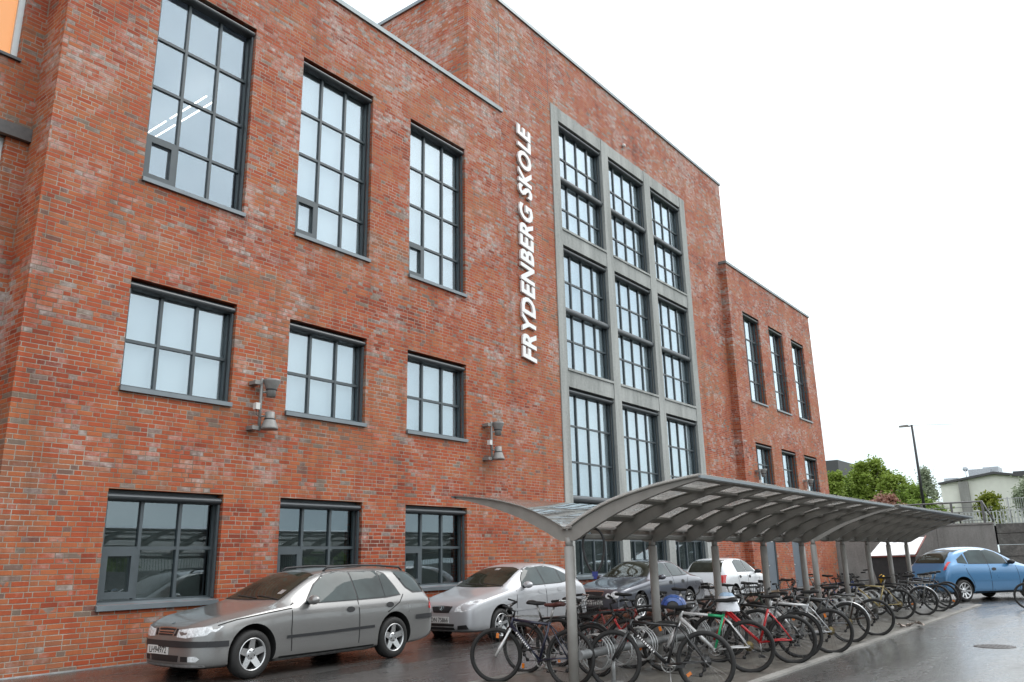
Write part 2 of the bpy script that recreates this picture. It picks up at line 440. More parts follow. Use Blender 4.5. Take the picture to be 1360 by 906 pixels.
# paved strip that carries the bike racks, with a flush kerb along both sides
pv = MB(); pv.box(7.0, 4.13, -.05, 26.9, 6.98, .018); structure(pv.build('pavement', M['paving']))
for y0, y1 in ((4.0, 4.127), (6.983, 7.11)):
    k = MB()
    x = 7.0
    while x < 26.5:
        k.box(x, y0, -.05, min(x+.995, 26.6), y1, .026); x += 1.0
    structure(k.build('kerb', M['kerb']))

# ------------------------------------------------------------------ school building
FY, TY, SY = 12.57, 12.88, 13.33
BO = (16.0, 12.57, 0.0)
school = thing('school_building', 'long red brick school with tall gridded windows behind the parked cars', 'building', BO)
def bpart(mb, name, mat): return mb.build(name, mat, school, BO)

def wall_grid(mb, X0, X1, Z0, Z1, Y, holes, depth):
    """front face (normal -Y) with openings and their reveals"""
    xs = sorted({X0, X1} | {h[0] for h in holes} | {h[1] for h in holes})
    zs = sorted({Z0, Z1} | {h[2] for h in holes} | {h[3] for h in holes})
    for a, b in zip(xs, xs[1:]):
        for c, d in zip(zs, zs[1:]):
            if any(h[0]-1e-6 <= a and b <= h[1]+1e-6 and h[2]-1e-6 <= c and d <= h[3]+1e-6 for h in holes): continue
            mb.quad((a,Y,c),(b,Y,c),(b,Y,d),(a,Y,d))
    for a, b, c, d in holes:
        e = Y+depth
        mb.quad((a,Y,c),(a,Y,d),(a,e,d),(a,e,c)); mb.quad((b,Y,c),(b,e,c),(b,e,d),(b,Y,d))
        mb.quad((a,Y,d),(b,Y,d),(b,e,d),(a,e,d)); mb.quad((a,Y,c),(a,e,c),(b,e,c),(b,Y,c))

WX = [(6.198,8.203),(9.39,11.40),(12.635,14.66)]
G, MD, UP = (.97,2.692), (4.317,6.145), (7.968,12.022)
RX = [(33.53,35.45),(36.66,38.57),(39.79,41.69)]
RM, RU = (4.40,6.12), (7.95,11.96)
XL0, XL1, ZL = 4.661, 16.247, 13.90
XT0, XT1, ZT = 15.20, 33.0, 17.98
XR0, XR1, ZR = 32.10, 43.16, 13.84
BX = [(19.66,22.33),(22.78,25.43),(25.90,28.48)]       # bays between the concrete posts
# left wing
mb = MB(); holes = [(a,b,*q) for a,b in WX for q in (G,MD,UP)]
wall_grid(mb, XL0, XL1, -.1, ZL, FY, holes, .30)
mb.quad((XL0,FY,-.1),(XL0,FY,ZL),(XL0,30,ZL),(XL0,30,-.1))
mb.quad((XL1,FY,-.1),(XL1,FY+.31,-.1),(XL1,FY+.31,ZL),(XL1,FY,ZL))
mb.quad((XL0,FY,ZL),(XL1,FY,ZL),(XL1,30,ZL),(XL0,30,ZL))
bpart(mb, 'wall', M['brick'])
# tall middle block
mb = MB(); FX0, FX1, FZ1 = 19.25, 28.92, 15.73
wall_grid(mb, XT0, XT1, -.1, ZT, TY, [(FX0,FX1,.62,FZ1)], .42)
mb.quad((XT0,TY,-.1),(XT0,TY,ZT),(XT0,30,ZT),(XT0,30,-.1)); mb.quad((XT1,TY,-.1),(XT1,30,-.1),(XT1,30,ZT),(XT1,TY,ZT))
mb.quad((XT0,TY,ZT),(XT1,TY,ZT),(XT1,30,ZT),(XT0,30,ZT)); mb.quad((XT0,30,-.1),(XT1,30,-.1),(XT1,30,ZT),(XT0,30,ZT))
bpart(mb, 'wall', M['brick'])
# right wing
DX = [(33.62,34.72),(36.72,37.82)]
mb = MB(); holes = [(a,b,*q) for a,b in RX for q in (RM,RU)] + [(a,b,.0,2.35) for a,b in DX]
wall_grid(mb, XR0, XR1, -.1, ZR, FY, holes, .30)
mb.quad((XR0,FY,-.1),(XR0,FY,ZR),(XR0,TY+.02,ZR),(XR0,TY+.02,-.1)); mb.quad((XR1,FY,-.1),(XR1,30,-.1),(XR1,30,ZR),(XR1,FY,ZR))
mb.quad((XR0,FY,ZR),(XR1,FY,ZR),(XR1,30,ZR),(XR0,30,ZR)); mb.quad((XR0,30,-.1),(XR1,30,-.1),(XR1,30,ZR),(XR0,30,ZR))
bpart(mb, 'wall', M['brick'])
# set-back end beyond the left corner
LH = [(2.55,4.33,9.60,12.6),(2.55,4.33,5.4,8.19)]
mb = MB(); wall_grid(mb, -9, XL0, -.1, 15.5, SY, LH, .22)
mb.quad((-9,SY,-.1),(-9,30,-.1),(-9,30,15.5),(-9,SY,15.5)); mb.quad((-9,SY,15.5),(XL0,SY,15.5),(XL0,30,15.5),(-9,30,15.5))
bpart(mb, 'wall', M['brick'])
mb = MB(); mb.box(.6, SY-.10, 8.19, XL0-.004, SY+.05, 8.41); bpart(mb, 'ledge', M['ledge'])
for a,b,c,d in LH:
    f = MB()
    y0, y1 = SY+.10, SY+.16
    f.box(a,y0,c,a+.09,y1,d); f.box(b-.09,y0,c,b,y1,d); f.box(a+.09,y0,c,b-.09,y1,c+.09); f.box(a+.09,y0,d-.09,b-.09,y1,d)
    fo = bpart(f, 'window', M['whiteframe'])
    p_ = MB(); p_.box(a+.09,SY+.125,c+.09,b-.09,SY+.135,d-.09); p_.build('pane', M['glass_plain'], fo, BO)
    c_ = MB(); c_.quad((a+.02,SY+.20,c+.02),(b-.02,SY+.20,c+.02),(b-.02,SY+.20,d-.02),(a+.02,SY+.20,d-.02)); c_.build('curtain', M['orange'], fo, BO)
    s_ = MB(); s_.box(a-.03,SY-.05,c-.05,b+.03,SY+.12,c-.003); s_.build('sill', M['roller'], fo, BO)

# metal copings
def coping(x0, x1, y, z, back=None):
    mb = MB()
    mb.box(x0, y-.05, z-.03, x1, y+.42, z+.085)
    bpart(mb, 'coping', M['coping'])
coping(XL0-.05, XL1+.05, FY, ZL); coping(XR0-.05, XR1+.06, FY, ZR); coping(XT0-.06, XT1+.06, TY, ZT)
mb = MB(); mb.box(XT0-.06, TY+.423, ZT-.03, XT0+.38, 30, ZT+.085); bpart(mb, 'coping', M['coping'])
mb = MB(); mb.box(XR1-.38, FY+.423, ZR-.03, XR1+.06, 30, ZR+.085); bpart(mb, 'coping', M['coping'])
mb = MB(); mb.box(-9.05, SY-.06, 15.43, XL0+.4, SY+.4, 15.6); bpart(mb, 'coping', M['coping'])
mb = MB(); mb.box(XL0+.1, FY-.02, -.02, XL1-.02, FY-.003, .105); bpart(mb, 'base_flashing', M['galv'])
# movement joints in the tall block's brickwork
mb = MB()
for x in (16.62, 19.16): mb.box(x-.009, TY-.003, (13.0 if x < 17 else 15.6), x+.009, TY+.01, ZT-.08)
bpart(mb, 'movement_joint', M['ledge'])

# windows -----------------------------------------------------------
def window(X0, X1, Z0, Z1, Y, rec, xs, zs, casement=None, blind=None, glass='glass', sill=True, box=.08, rails=True, fr=.055, midrail=None):
    """xs, zs: positions of mullions and transoms; casement: (ix, iz) cell with an opening sash"""
    f = MB(); y0, y1 = Y+rec-.045, Y+rec+.045
    top = Z1
    f.box(X0+.002,y0,Z0+.002,X0+fr,y1,top-.002); f.box(X1-fr,y0,Z0+.002,X1-.002,y1,top-.002)
    f.box(X0+fr,y0,Z0+.002,X1-fr,y1,Z0+fr); f.box(X0+fr,y0,top-fr,X1-fr,y1,top-.002)
    hw = .026
    for x in xs: f.box(x-hw,y0+.004,Z0+fr,x+hw,y1-.004,top-fr)
    xe = [X0+fr]+sum([[x-hw,x+hw] for x in xs],[])+[X1-fr]
    for z in zs:
        for i in range(0,len(xe),2): f.box(xe[i],y0+.01,z-hw,xe[i+1],y1-.01,z+hw)
    o = bpart(f, 'window', M['frame'])
    p_ = MB(); p_.box(X0+.03,Y+rec-.004,Z0+.03,X1-.03,Y+rec+.004,top-.03); p_.build('pane', M[glass], o, BO)
    if casement:
        cx = [X0+fr]+list(xs)+[X1-fr]; cz = [Z0+fr]+list(zs)+[top-fr]
        a, b = cx[casement[0]]+.02, cx[casement[0]+1]-.02; c, d = cz[casement[1]]+.02, cz[casement[1]+1]-.02
        k = MB(); t = .10; q0, q1 = y0-.025, y0+.035
        k.box(a,q0,c,a+t,q1,d); k.box(b-t,q0,c,b,q1,d); k.box(a+t,q0,c,b-t,q1,c+t); k.box(a+t,q0,d-t,b-t,q1,d)
        k.build('casement', M['frame'], o, BO)
    if box:
        r = box
        k = MB(); k.sm = False
        # rounded sun-screen cassette just inside the top of the opening
        prof = [(Y+.03,Z1-.05),(Y+.20,Z1-.05),(Y+.20,Z1-.05-r*1.5)]+[(Y+.115+.085*math.cos(t_), Z1-.05-r*.75-r*.75*math.sin(t_)) for t_ in [math.pi*(.5+i/8) for i in range(0,9)][0:5]]
        prof = [(Y+.20,Z1-.045),(Y+.20,Z1-.05-r*1.5)]+[(Y+.12-.10*math.sin(i*math.pi/8), Z1-.05-r*.75-r*.75*math.cos(i*math.pi/8)) for i in range(9)]
        k.poly_extrude([(X0+.015,a,b) for a,b in prof], (X1-X0-.03,0,0))
        k.build('blind_box', M['roller'], o, BO)
    if rails:
        for xa, xb in ((X0+.012,X0+.05),(X1-.05,X1-.012)):
            k = MB(); k.box(xa,Y+.07,Z0+.02,xb,Y+.115,Z1-.05-(box or 0)*1.5-.004); k.build('guide_rail', M['frame'], o, BO)
    if sill:
        k = MB(); k.poly_extrude([(X0-.012,Y-.055,Z0-.085),(X0-.012,Y-.055,Z0-.012),(X0-.012,Y+rec-.05,Z0+.03),(X0-.012,Y+rec-.05,Z0+.008),(X0-.012,Y-.003,Z0-.03),(X0-.012,Y-.003,Z0-.085)],(X1-X0+.024,0,0))
        k.build('sill', M['sill'], o, BO)
    if midrail:
        k = MB(); k.sm = True
        for z in midrail:
            prof = [(Y+.10+.085*math.cos(t_), z+.10*math.sin(t_)) for t_ in [2*math.pi*i/14 for i in range(14)]]
            k.sm = False
            k.poly_extrude([(X0+.004,a,b) for a,b in prof],(X1-X0-.008,0,0))
        k.build('screen_rail', M['roller'], o, BO)
    if blind:
        k = MB()
        zb = Z0+.03 if blind is True else blind
        k.quad((X0+.03,Y+rec+(.26 if glass == 'glass_low' else .09),zb),(X1-.03,Y+rec+(.26 if glass == 'glass_low' else .09),zb),(X1-.03,Y+rec+(.26 if glass == 'glass_low' else .09),Z1-.03),(X0+.03,Y+rec+(.26 if glass == 'glass_low' else .09),Z1-.03)); k.build('blind', M['greyblind_fill' if glass == 'glass_low' else 'blind'], o, BO)
    return o
def thirds(a, b): return [a+(b-a)/3, a+2*(b-a)/3]
for i, (a, b) in enumerate(WX):
    xs_ = thirds(a, b)
    window(a,b,*UP,FY,.22,xs_,[UP[0]+.9,UP[0]+1.89,UP[0]+2.88],casement=(0,0),blind=(i > 0))
    window(a,b,*MD,FY,.22,xs_,[MD[0]+.80],blind=True)  # these white blinds are added to brighten panes that mirror the sky
    window(a,b,*G,FY,.22,xs_,[G[0]+.83],casement=(0,0),glass='glass_low',blind=True)  # grey blinds added here so the dark ground-floor glass reads lighter
for i, (a, b) in enumerate(RX):
    window(a,b,*RU,FY,.24,thirds(a,b),[RU[0]+.98,RU[0]+1.95,RU[0]+2.9],blind=True)
    window(a,b,*RM,FY,.24,thirds(a,b),[RM[0]+.85],blind=True)
LV = [(11.49,15.27,[12.31,14.10],[13.26]),(6.97,10.95,[7.95,9.85],[8.86]),(1.0,6.43,[2.0,4.24,5.31],[3.16])]
for a, b in BX:
    q = (b-a)/4; xs_ = [a+q,a+2*q,a+3*q]
    for z0, z1, tr, mr in LV:
        lo = z0 < 2
        if lo:
            window(a,b,3.16,z1,TY,.21,xs_,tr[1:],blind=True,sill=False,box=.09,midrail=[3.16])
            window(a,b,z0,3.14,TY,.21,xs_,tr[:1],glass='glass_low',sill=True,box=0,blind=True)
        else:
            window(a,b,z0,z1,TY,.21,xs_,tr+mr,blind=True,sill=False,box=.09,midrail=mr)
# concrete frame round the bays: posts, lintels and spandrels
px_ = [(FX0,19.66),(22.33,22.78),(25.43,25.90),(28.48,FX1)]
for a, b in px_:
    mb = MB(); mb.box(a+.003,TY-.03,.62,b,TY+.40,FZ1-.003); bpart(mb, 'post', M['concrete'])
for a, b in BX:
    for z0, z1 in ((15.27,FZ1-.003),(10.95,11.49),(6.43,6.97)):
        mb = MB(); mb.box(a,TY-.012,z0,b,TY+.38,z1)
        if z1 < 15: mb.box(a,TY-.05,z1-.05,b,TY-.012,z1+.02)
        bpart(mb, 'spandrel', M['concrete'])
    mb = MB(); wall_grid(mb, a, b, .62, .95, TY+.012, [], .1); mb.quad((a,TY+.012,.95),(b,TY+.012,.95),(b,TY+.4,.95),(a,TY+.4,.95)); bpart(mb, 'wall', M['brick'])
# rooms behind the glass
def room(x0,x1,y0,y1,z0,z1,mat):
    mb = MB()
    mb.quad((x0,y1,z0),(x1,y1,z0),(x1,y1,z1),(x0,y1,z1)); mb.quad((x0,y0,z0),(x1,y0,z0),(x1,y1,z0),(x0,y1,z0)); mb.quad((x0,y0,z1),(x1,y0,z1),(x1,y1,z1),(x0,y1,z1))
    mb.quad((x0,y0,z0),(x0,y1,z0),(x0,y1,z1),(x0,y0,z1)); mb.quad((x1,y0,z0),(x1,y1,z0),(x1,y1,z1),(x1,y0,z1))
    bpart(mb, 'room', mat)
room(4.95,16.0,FY+.32,19.0,7.75,12.3,M['room']); room(4.95,16.0,FY+.32,19.0,4.1,7.0,M['room']); room(4.95,16.0,FY+.32,18.0,.3,3.6,M['roomdark'])
room(XT0+.3,32.8,TY+.44,19.0,.5,3.4,M['roomdark'])
for x in (8.75, 8.98):
    for y0 in (15.2, 16.9):
        mb = MB(); mb.rod((x, y0, 11.8), (x, y0+1.5, 11.8), .015, 8); bpart(mb, 'ceiling_lamp', M['tubelight'])
# doors
for a, b in DX:
    mb = MB(); mb.box(a+.01,FY+.06,.02,b-.01,FY+.12,2.34)
    o = bpart(mb, 'door', M['door'])
    h = MB(); h.rod((a+.14,FY+.03,1.02),(a+.30,FY+.03,1.02),.012,8); h.rod((a+.14,FY+.03,1.02),(a+.14,FY+.06,1.02),.01,8); h.build('handle', M['chrome'], o, BO)
    f = MB(); f.box(a+.012,FY+.02,.02,a+.07,FY+.058,2.34); f.box(b-.07,FY+.02,.02,b-.012,FY+.058,2.34); f.build('door_frame', M['frame'], o, BO)
mb = MB(); mb.box(34.30,FY+.045,1.98,34.52,FY+.055,2.22)
o = thing('door_notice', 'small red and white notice on the grey door below the far wing', 'notice', (34.41,FY+.05,2.1))
mb.build('panel', M['plate'], o, (34.41,FY+.05,2.1))
mb = MB(); mb.box(34.32,FY+.041,2.08,34.50,FY+.0445,2.20); mb.build('red_band', M['redlamp'], o, (34.41,FY+.05,2.1))

# raised letters, read upwards ---------------------------------------
SG = 'FRYDENBERG SKOLE'; BOLD = .031
sx, sz0, sz1, cap = 17.98, 6.78, 14.05, .62
def wid(t):
    v, f = text_mesh(t, 1, 0, BOLD, .0); return max(q[0] for q in v)
bar = wid('|'); adv = [wid(SG[:i]+'|')-bar if i else 0 for i in range(len(SG))]; tot = wid(SG)
v, f = text_mesh('E', 1, 0, BOLD); caph = max(q[1] for q in v)
sign = thing('wall_lettering', 'white raised capital letters FRYDENBERG SKOLE running up the brick wall', 'sign', (sx, TY-.05, sz0))
ky, kx = cap/caph, (sz1-sz0)/tot
LM = Matrix(((0,-ky,0,0),(0,0,-1,0),(kx,0,0,0),(0,0,0,1)))
for ch, a in zip(SG, adv):
    if ch == ' ': continue
    v, f = text_mesh(ch, 1, .03, BOLD, .0)
    v = [(q[0]*.95+a+.17*q[1]+.0, q[1], q[2]) for q in v]
    mb = MB(); mb.add(v, f, LM); mb.build('letter', M['white'], sign)

# paired floodlights on the wall --------------------------------------
def floodlight(x, z, label, y=FY):
    o = thing('wall_floodlight', label, 'wall lamp', (x, y, z), 0, 'paired floodlights along the brick wall')
    p = MB(); p.rod((0,-.16,-.02),(0,-.16,.95),.028,10); p.build('pole', M['lampgrey'], o)
    for zz in (.03,.86):
        b = MB(); b.box(-.16,-.19,zz-.035,-.03,-.0,zz+.035); b.build('bracket', M['lampgrey'], o)
    for up_ in (1, -1):
        zc = .70 if up_ > 0 else .25
        Mx = Matrix.Translation((.16,-.24,zc)) @ Matrix.Rotation(0 if up_ > 0 else math.pi, 4, 'X')
        h = MB(); h.lathe([(0,-.09),(.085,-.085),(.085,.03),(.095,.05),(.155,.20),(.16,.235),(.14,.238),(.0,.22)], 18, Mx); lo = h.build('lamp_head', M['lampgrey'], o)
        k = MB(); k.lathe([(.098,.036),(.103,.040),(.103,.058),(.098,.062)], 18, Mx); k.build('clamp_ring', M['lampdark'], lo)
        a = MB(); a.rod((0,-.16,zc),(.08,-.22,zc),.018,6); a.build('arm', M['lampgrey'], o)
    j = MB(); j.box(-.13,-.22,.36,-.045,-.13,.48); jo = j.build('junction_box', M['plate'], o)
    c = MB(); c.tube([(-.09,-.18,.36),(-.10,-.19,.27),(-.02,-.20,.22),(.08,-.22,.27)],.006,5); c.build('cable', M['lampdark'], jo)
    return o
floodlight(8.72, 3.86, 'double floodlight on the brick between the first and second window columns from the left')
floodlight(15.42, 3.86, 'double floodlight on the brick beside the white lettering, right of the third window column')
floodlight(33.30, 4.0, 'double floodlight at the left edge of the far brick wing')
floodlight(39.35, 3.95, 'double floodlight between the last two windows of the far brick wing')
mb = MB(); mb.lathe([(0,-.02),(.06,-.02),(.07,.03),(.05,.08),(0,.09)], 12, Matrix.Translation((23.95,TY-.04,16.15)) @ Matrix.Rotation(rad(90),4,'X'))
tag(mb.build('wall_sensor', M['plate']), 'small white dome on the brick above the concrete framed bays', 'sensor')
# ------------------------------------------------------------------ cycle shelters
SYC = 5.60
def arm_pts(side, n=13):
    """top and bottom outline of one curved arm, (distance from the post line, height)"""
    tp = [(0.0,1.835),(.12,1.90),(.28,1.985),(.66,2.135),(1.16,2.255),(1.64,2.325),(1.81,2.340)]
    bt = [(.0,1.71),(.12,1.712),(.33,1.825),(.75,2.02),(1.25,2.185),(1.68,2.292),(1.81,2.312)]
    def samp(c):
        out = []
        for i in range(n):
            t = i/(n-1)*(len(c)-1); k = min(int(t), len(c)-2); f = t-k
            p0 = c[max(k-1,0)]; p1 = c[k]; p2 = c[k+1]; p3 = c[min(k+2,len(c)-1)]
            q = []
            for d in (0,1):
                q.append(.5*((2*p1[d])+(-p0[d]+p2[d])*f+(2*p0[d]-5*p1[d]+4*p2[d]-p3[d])*f*f+(-p0[d]+3*p1[d]-3*p2[d]+p3[d])*f**3))
            out.append(tuple(q))
        return out
    return samp(tp), samp(bt)
ATP, ABT = arm_pts(1, 19)
def top_at(d):
    for (a, b), (c, e) in zip(ATP, ATP[1:]):
        if d <= c: return b+(e-b)*(d-a)/(c-a) if c > a else b
    return ATP[-1][1]
def shelter(label, X0, pitch, dz, post_label=None):
    o = thing('bike_shelter', label, 'bike shelter', (X0, SYC, 0), 0, 'curved grey bike shelters standing end to end')
    N = 9
    for k in range(N):
        x = k*pitch
        for sgn in (1, -1):
            r = MB(); t = .03
            loop = [(x-t, sgn*a, b+dz) for a, b in ATP] + [(x-t, sgn*a, b+dz) for a, b in ABT[::-1]]
            # web plate, built as a strip of quads so that it curves cleanly
            for i in range(len(ATP)-1):
                a0, b0 = ATP[i]; a1, b1 = ATP[i+1]; c0, d0 = ABT[i]; c1, d1 = ABT[i+1]
                P_ = [(x-t,sgn*a0,b0+dz),(x-t,sgn*a1,b1+dz),(x-t,sgn*c1,d1+dz),(x-t,sgn*c0,d0+dz)]
                Q_ = [(p[0]+2*t,p[1],p[2]) for p in P_]
                n = len(r.v); r.v += P_+Q_
                r.face((n,n+1,n+2,n+3)); r.face((n+4,n+7,n+6,n+5)); r.face((n,n+4,n+5,n+1)); r.face((n+3,n+2,n+6,n+7))
                # top flange
                if a0 > .05:
                    fl = .052; h = .012
                    P_ = [(x-fl,sgn*a0,b0+dz+.002),(x+fl,sgn*a0,b0+dz+.002),(x+fl,sgn*a1,b1+dz+.002),(x-fl,sgn*a1,b1+dz+.002)]
                    Q_ = [(p[0],p[1],p[2]+h) for p in P_]
                    n = len(r.v); r.v += P_+Q_
                    r.face((n,n+1,n+2,n+3)); r.face((n+4,n+7,n+6,n+5)); r.face((n,n+4,n+5,n+1)); r.face((n+3,n+2,n+6,n+7)); r.face((n+1,n+5,n+6,n+2)); r.face((n,n+3,n+7,n+4))
            r.quad((x-t,sgn*1.81,2.312+dz),(x+t,sgn*1.81,2.312+dz),(x+t,sgn*1.81,2.340+dz),(x-t,sgn*1.81,2.340+dz))
            r.build('rib', M['shelter'], o)
        if k % 2 == 0:
            p = MB(); p.rod((x,0,.0),(x,0,1.64+dz),.06,20); p.rod((x,0,1.64+dz),(x,0,1.745+dz),.046,16)
            po = p.build('post', M['shelterpost'], o)
            b = MB(); b.rod((x,0,.018),(x,0,.035),.12,16); b.build('base_plate', M['shelter'], po)
        if k < N-1:
            b = MB(); b.rod((x+.035,0,1.76+dz),(x+pitch-.035,0,1.76+dz),.036,12); b.build('spine_tube', M['shelter'], o)
            for sgn in (1,-1):
                for d in (.30,.78,1.30,1.75):
                    zt = top_at(d); sl = (top_at(min(d+.05,1.81))-top_at(d-.05))/.1
                    b = MB(); w_ = .055
                    b.poly_extrude([(x+.055,sgn*(d-w_),zt-w_*sl-.028+dz),(x+.055,sgn*(d+w_),zt+w_*sl-.028+dz),(x+.055,sgn*(d+w_),zt+w_*sl-.002+dz),(x+.055,sgn*(d-w_),zt-w_*sl-.002+dz)],(pitch-.11,0,0))
                    b.build('purlin', M['shelter'], o)
    for sgn in (1,-1):
        s_ = MB(); s_.sm = True
        for i in range(len(ATP)):
            a, b = ATP[i]
            s_.v += [(-.10,sgn*max(a,.03),b+.022+dz),((N-1)*pitch+.10,sgn*max(a,.03),b+.022+dz)]
            if i: n = 2*i; s_.face((n-2,n-1,n+1,n))
        n0 = len(s_.v)
        for i in range(len(ATP)):
            a, b = ATP[i]
            s_.v += [(-.10,sgn*max(a,.03),b+.030+dz),((N-1)*pitch+.10,sgn*max(a,.03),b+.030+dz)]
            if i: n = n0+2*i; s_.face((n-2,n-1,n+1,n))
        s_.build('roof_sheet', M['roofglass'], o, fix=False)
        e = MB(); e.box(-.10,sgn*1.812-.012,2.322+dz,(N-1)*pitch+.10,sgn*1.812+.012,2.352+dz); e.build('edge_strip', M['sill'], o)
        g_ = MB(); g_.box(-.09,sgn*.04-.03,1.845+dz,(N-1)*pitch+.09,sgn*.04+.03,1.855+dz); g_.build('valley_gutter', M['shelter'], o)
    return o
shelter('nearer grey steel bike shelter with curved winged ribs and smoked roof sheets', 8.43, 1.0625, 0.0)
shelter('farther grey steel bike shelter beginning where the nearer one ends', 17.64, 1.045, .03)

# cable lock that dangles from the first arm
mb = MB(); pts = []
for i in range(25):
    t = math.pi*(-.5+ (i/24)*2) ; pts.append((.0, .105*math.cos(t)*(1 if True else 1), .0+.24*math.sin(t)))
loop = [(0, .125*math.sin(a)*(1+.25*math.cos(a)), -.26*(1-math.cos(a))) for a in [2*math.pi*i/28 for i in range(28)]]
mb.tube(loop, .015, 8, closed=True)
lk = thing('cable_lock', 'black cable lock with a blue clasp hanging from the nearest shelter post', 'bike lock', (8.56,5.33,1.845), rad(32))
mb.build('cable', M['black'], lk)
M['lockblue'] = simple('blue_lock_plastic', (.012,.02,.16), .35)
mb = MB(); mb.box(-.02,-.034,-.56,.02,.034,-.505); mb.box(-.016,-.020,-.59,.016,.020,-.56); mb.build('clasp', M['lockblue'], lk)

# ------------------------------------------------------------------ racks: long tube with wire coils
def rack(label, x0, x1, slots):
    o = thing('bike_rack', label, 'bike rack', (x0, SYC-.07, 0), 0, 'tubular bike racks under the shelters')
    L = x1-x0
    t = MB(); t.rod((0,0,.40),(L,0,.40),.052,16); t.build('tube', M['racktube'], o)
    for k in range(int(L/2.1)+1):
        x = .75+k*2.1
        if x > L: break
        f = MB(); f.rod((x,0,.01),(x,0,.36),.03,10); f.box(x-.09,-.09,.012,x+.09,.09,.026); f.build('foot', M['galv'], o)
    for x in slots:
        c = MB(); pts = []
        for i in range(66):
            a = 2*math.pi*i/21; pts.append((x-x0-.10+.20*i/65, .205*math.cos(a), .40+.205*math.sin(a)))
        c.tube(pts, .0085, 6); c.build('coil', M['galv'], o)
    return o
rack('galvanised rack tube with wire coils under the nearer shelter', 8.45, 16.7, [8.85+.55*i for i in range(15)])
rack('galvanised rack tube with wire coils under the farther shelter', 17.6, 25.6, [18.0+.55*i for i in range(14)])

# ------------------------------------------------------------------ beyond the yard
UZ = 2.55
ug = MB(); ug.sm = True
for x in (44.25,50,60,80,110,160,420):
    for y in (-420,-60,-10,0,4,8,12,16,24,40,80,420): ug.v.append((x,y,UZ+max(0,min(x-50,60))*.012))
for i in range(6):
    for j in range(11): a=i*12+j; ug.face((a,a+12,a+13,a+1))
structure(ug.build('upper_ground', M['grass']))
rw = thing('retaining_wall', 'stained concrete retaining wall below the railing at the end of the yard', 'wall', (44, 9.5, 0))
mb = MB()
y = 12.9
while y > 5.7:
    y2 = max(y-2.43, 5.6); mb.box(0, y2-9.5+.012, -.1, .28, y-9.5, 2.62); y = y2
mb.build('panel', M['oldconcrete'], rw)
mb = MB(); mb.box(-.05,5.6-9.5,2.62,.33,13.0-9.5,2.70); mb.build('cap', M['oldconcrete'], rw)
def stone_mat():
    n = NT('rough_grey_stone'); pos = n.node('ShaderNodeNewGeometry').outputs['Position']
    nz = n.noise(pos, 2.2, 6, .7); n.P(col=n.ramp(nz, [(.3,(.06,.058,.055)),(.55,(.14,.135,.125)),(.75,(.24,.23,.215))]), rough=.85)
    n.bump(n.noise(pos, 9, 5), .6, .05); return n.m
M['stone'] = stone_mat()
sw = thing('stone_wall', 'wall of large rough grey stone blocks to the right of the concrete wall', 'wall', (44.2, 2.5, 0))
mb = MB(); rs = random.Random(3)
z = 0.0
for c in range(5):
    h = [.62,.55,.52,.50,.45][c]; y = 5.55
    while y > -7:
        l = rs.uniform(.8,1.6); j = rs.uniform(-.05,.05)
        mb.box(j, y-l-2.5+.02, z+.012, .6, y-2.5, z+h-.012); y -= l
    z += h
mb.build('block_course', M['stone'], sw)
M['rail'] = simple('grey_railing_steel', (.14,.14,.14), .5, metal=.3, var=.2)
rl = thing('railing', 'grey steel railing with a sloping end on top of the concrete wall', 'railing', (44.12, 8.0, 2.70))
mb = MB(); mb.tube([(0,4.6,.98),(0,-2.06,.98),(0,-2.42,.04)], .045, 8); mb.build('handrail', M['rail'], rl)
mb = MB()
for zz in (.12,.52,.74): mb.rod((0,4.6,zz),(0,-2.1,zz),.016,6)
mb.build('rail_bar', M['rail'], rl)
for k in range(6):
    yy = 4.5-k*1.31
    mb = MB(); mb.box(-.05,yy-.05,.0,.05,yy+.05,.96); mb.build('post', M['rail'], rl)
# mesh fence and pickets on the upper level, right
def fence(name, label, x, y0, y1, z0, h, step, r, mat, post):
    o = thing(name, label, 'fence', (x, (y0+y1)/2, z0)); yc = (y0+y1)/2
    m_ = MB(); y = y0
    while y < y1: m_.box(-r, y-yc-r, .03, r, y-yc+r, h-.02); y += step
    for zz in (.06, h*.55, h-.03): m_.box(r+.001, y0-yc, zz-.014, r+.022, y1-yc, zz+.014)
    m_.build('bars', mat, o)
    y = y0
    while y <= y1+.01:
        p = MB(); p.box(-.03,y-yc-.03,0,.03,y-yc+.03,h+.03); p.build('post', post, o); y += 2.4
    return o
M['fencegalv'] = simple('pale_fence_wire', (.42,.44,.44), .5, metal=.3)
fence('mesh_fence','tall pale mesh fence on the stone wall at the far right',45.2,-7.0,5.4,2.62,1.22,.085,.008,M['fencegalv'],M['fencegalv'])
M['picket'] = simple('weathered_white_wood', (.42,.44,.44), .7, var=.15)
fence('picket_fence','low white picket fence behind the railing on the upper level',50.0,-6.5,12.0,2.55,.9,.16,.03,M['picket'],M['picket'])
# lamp post
lp = thing('street_lamp', 'tall dark street lamp rising behind the end of the shelter roof', 'street lamp', (52, 9.95, 2.57))
mb = MB(); mb.tube([(0,0,0),(0,0,6.12)], [.095,.062], 12); mb.build('pole', M['black'], lp)
mb = MB(); mb.rod((0,0,6.06),(0,.16,6.06),.035,8); mb.build('arm', M['black'], lp)
mb = MB(); mb.poly_extrude([(-.11,.14,6.02),(-.11,.70,6.04),(-.11,.68,6.13),(-.11,.20,6.15)],(.22,0,0)); mb.build('lamp_head', M['lampgrey'], lp)

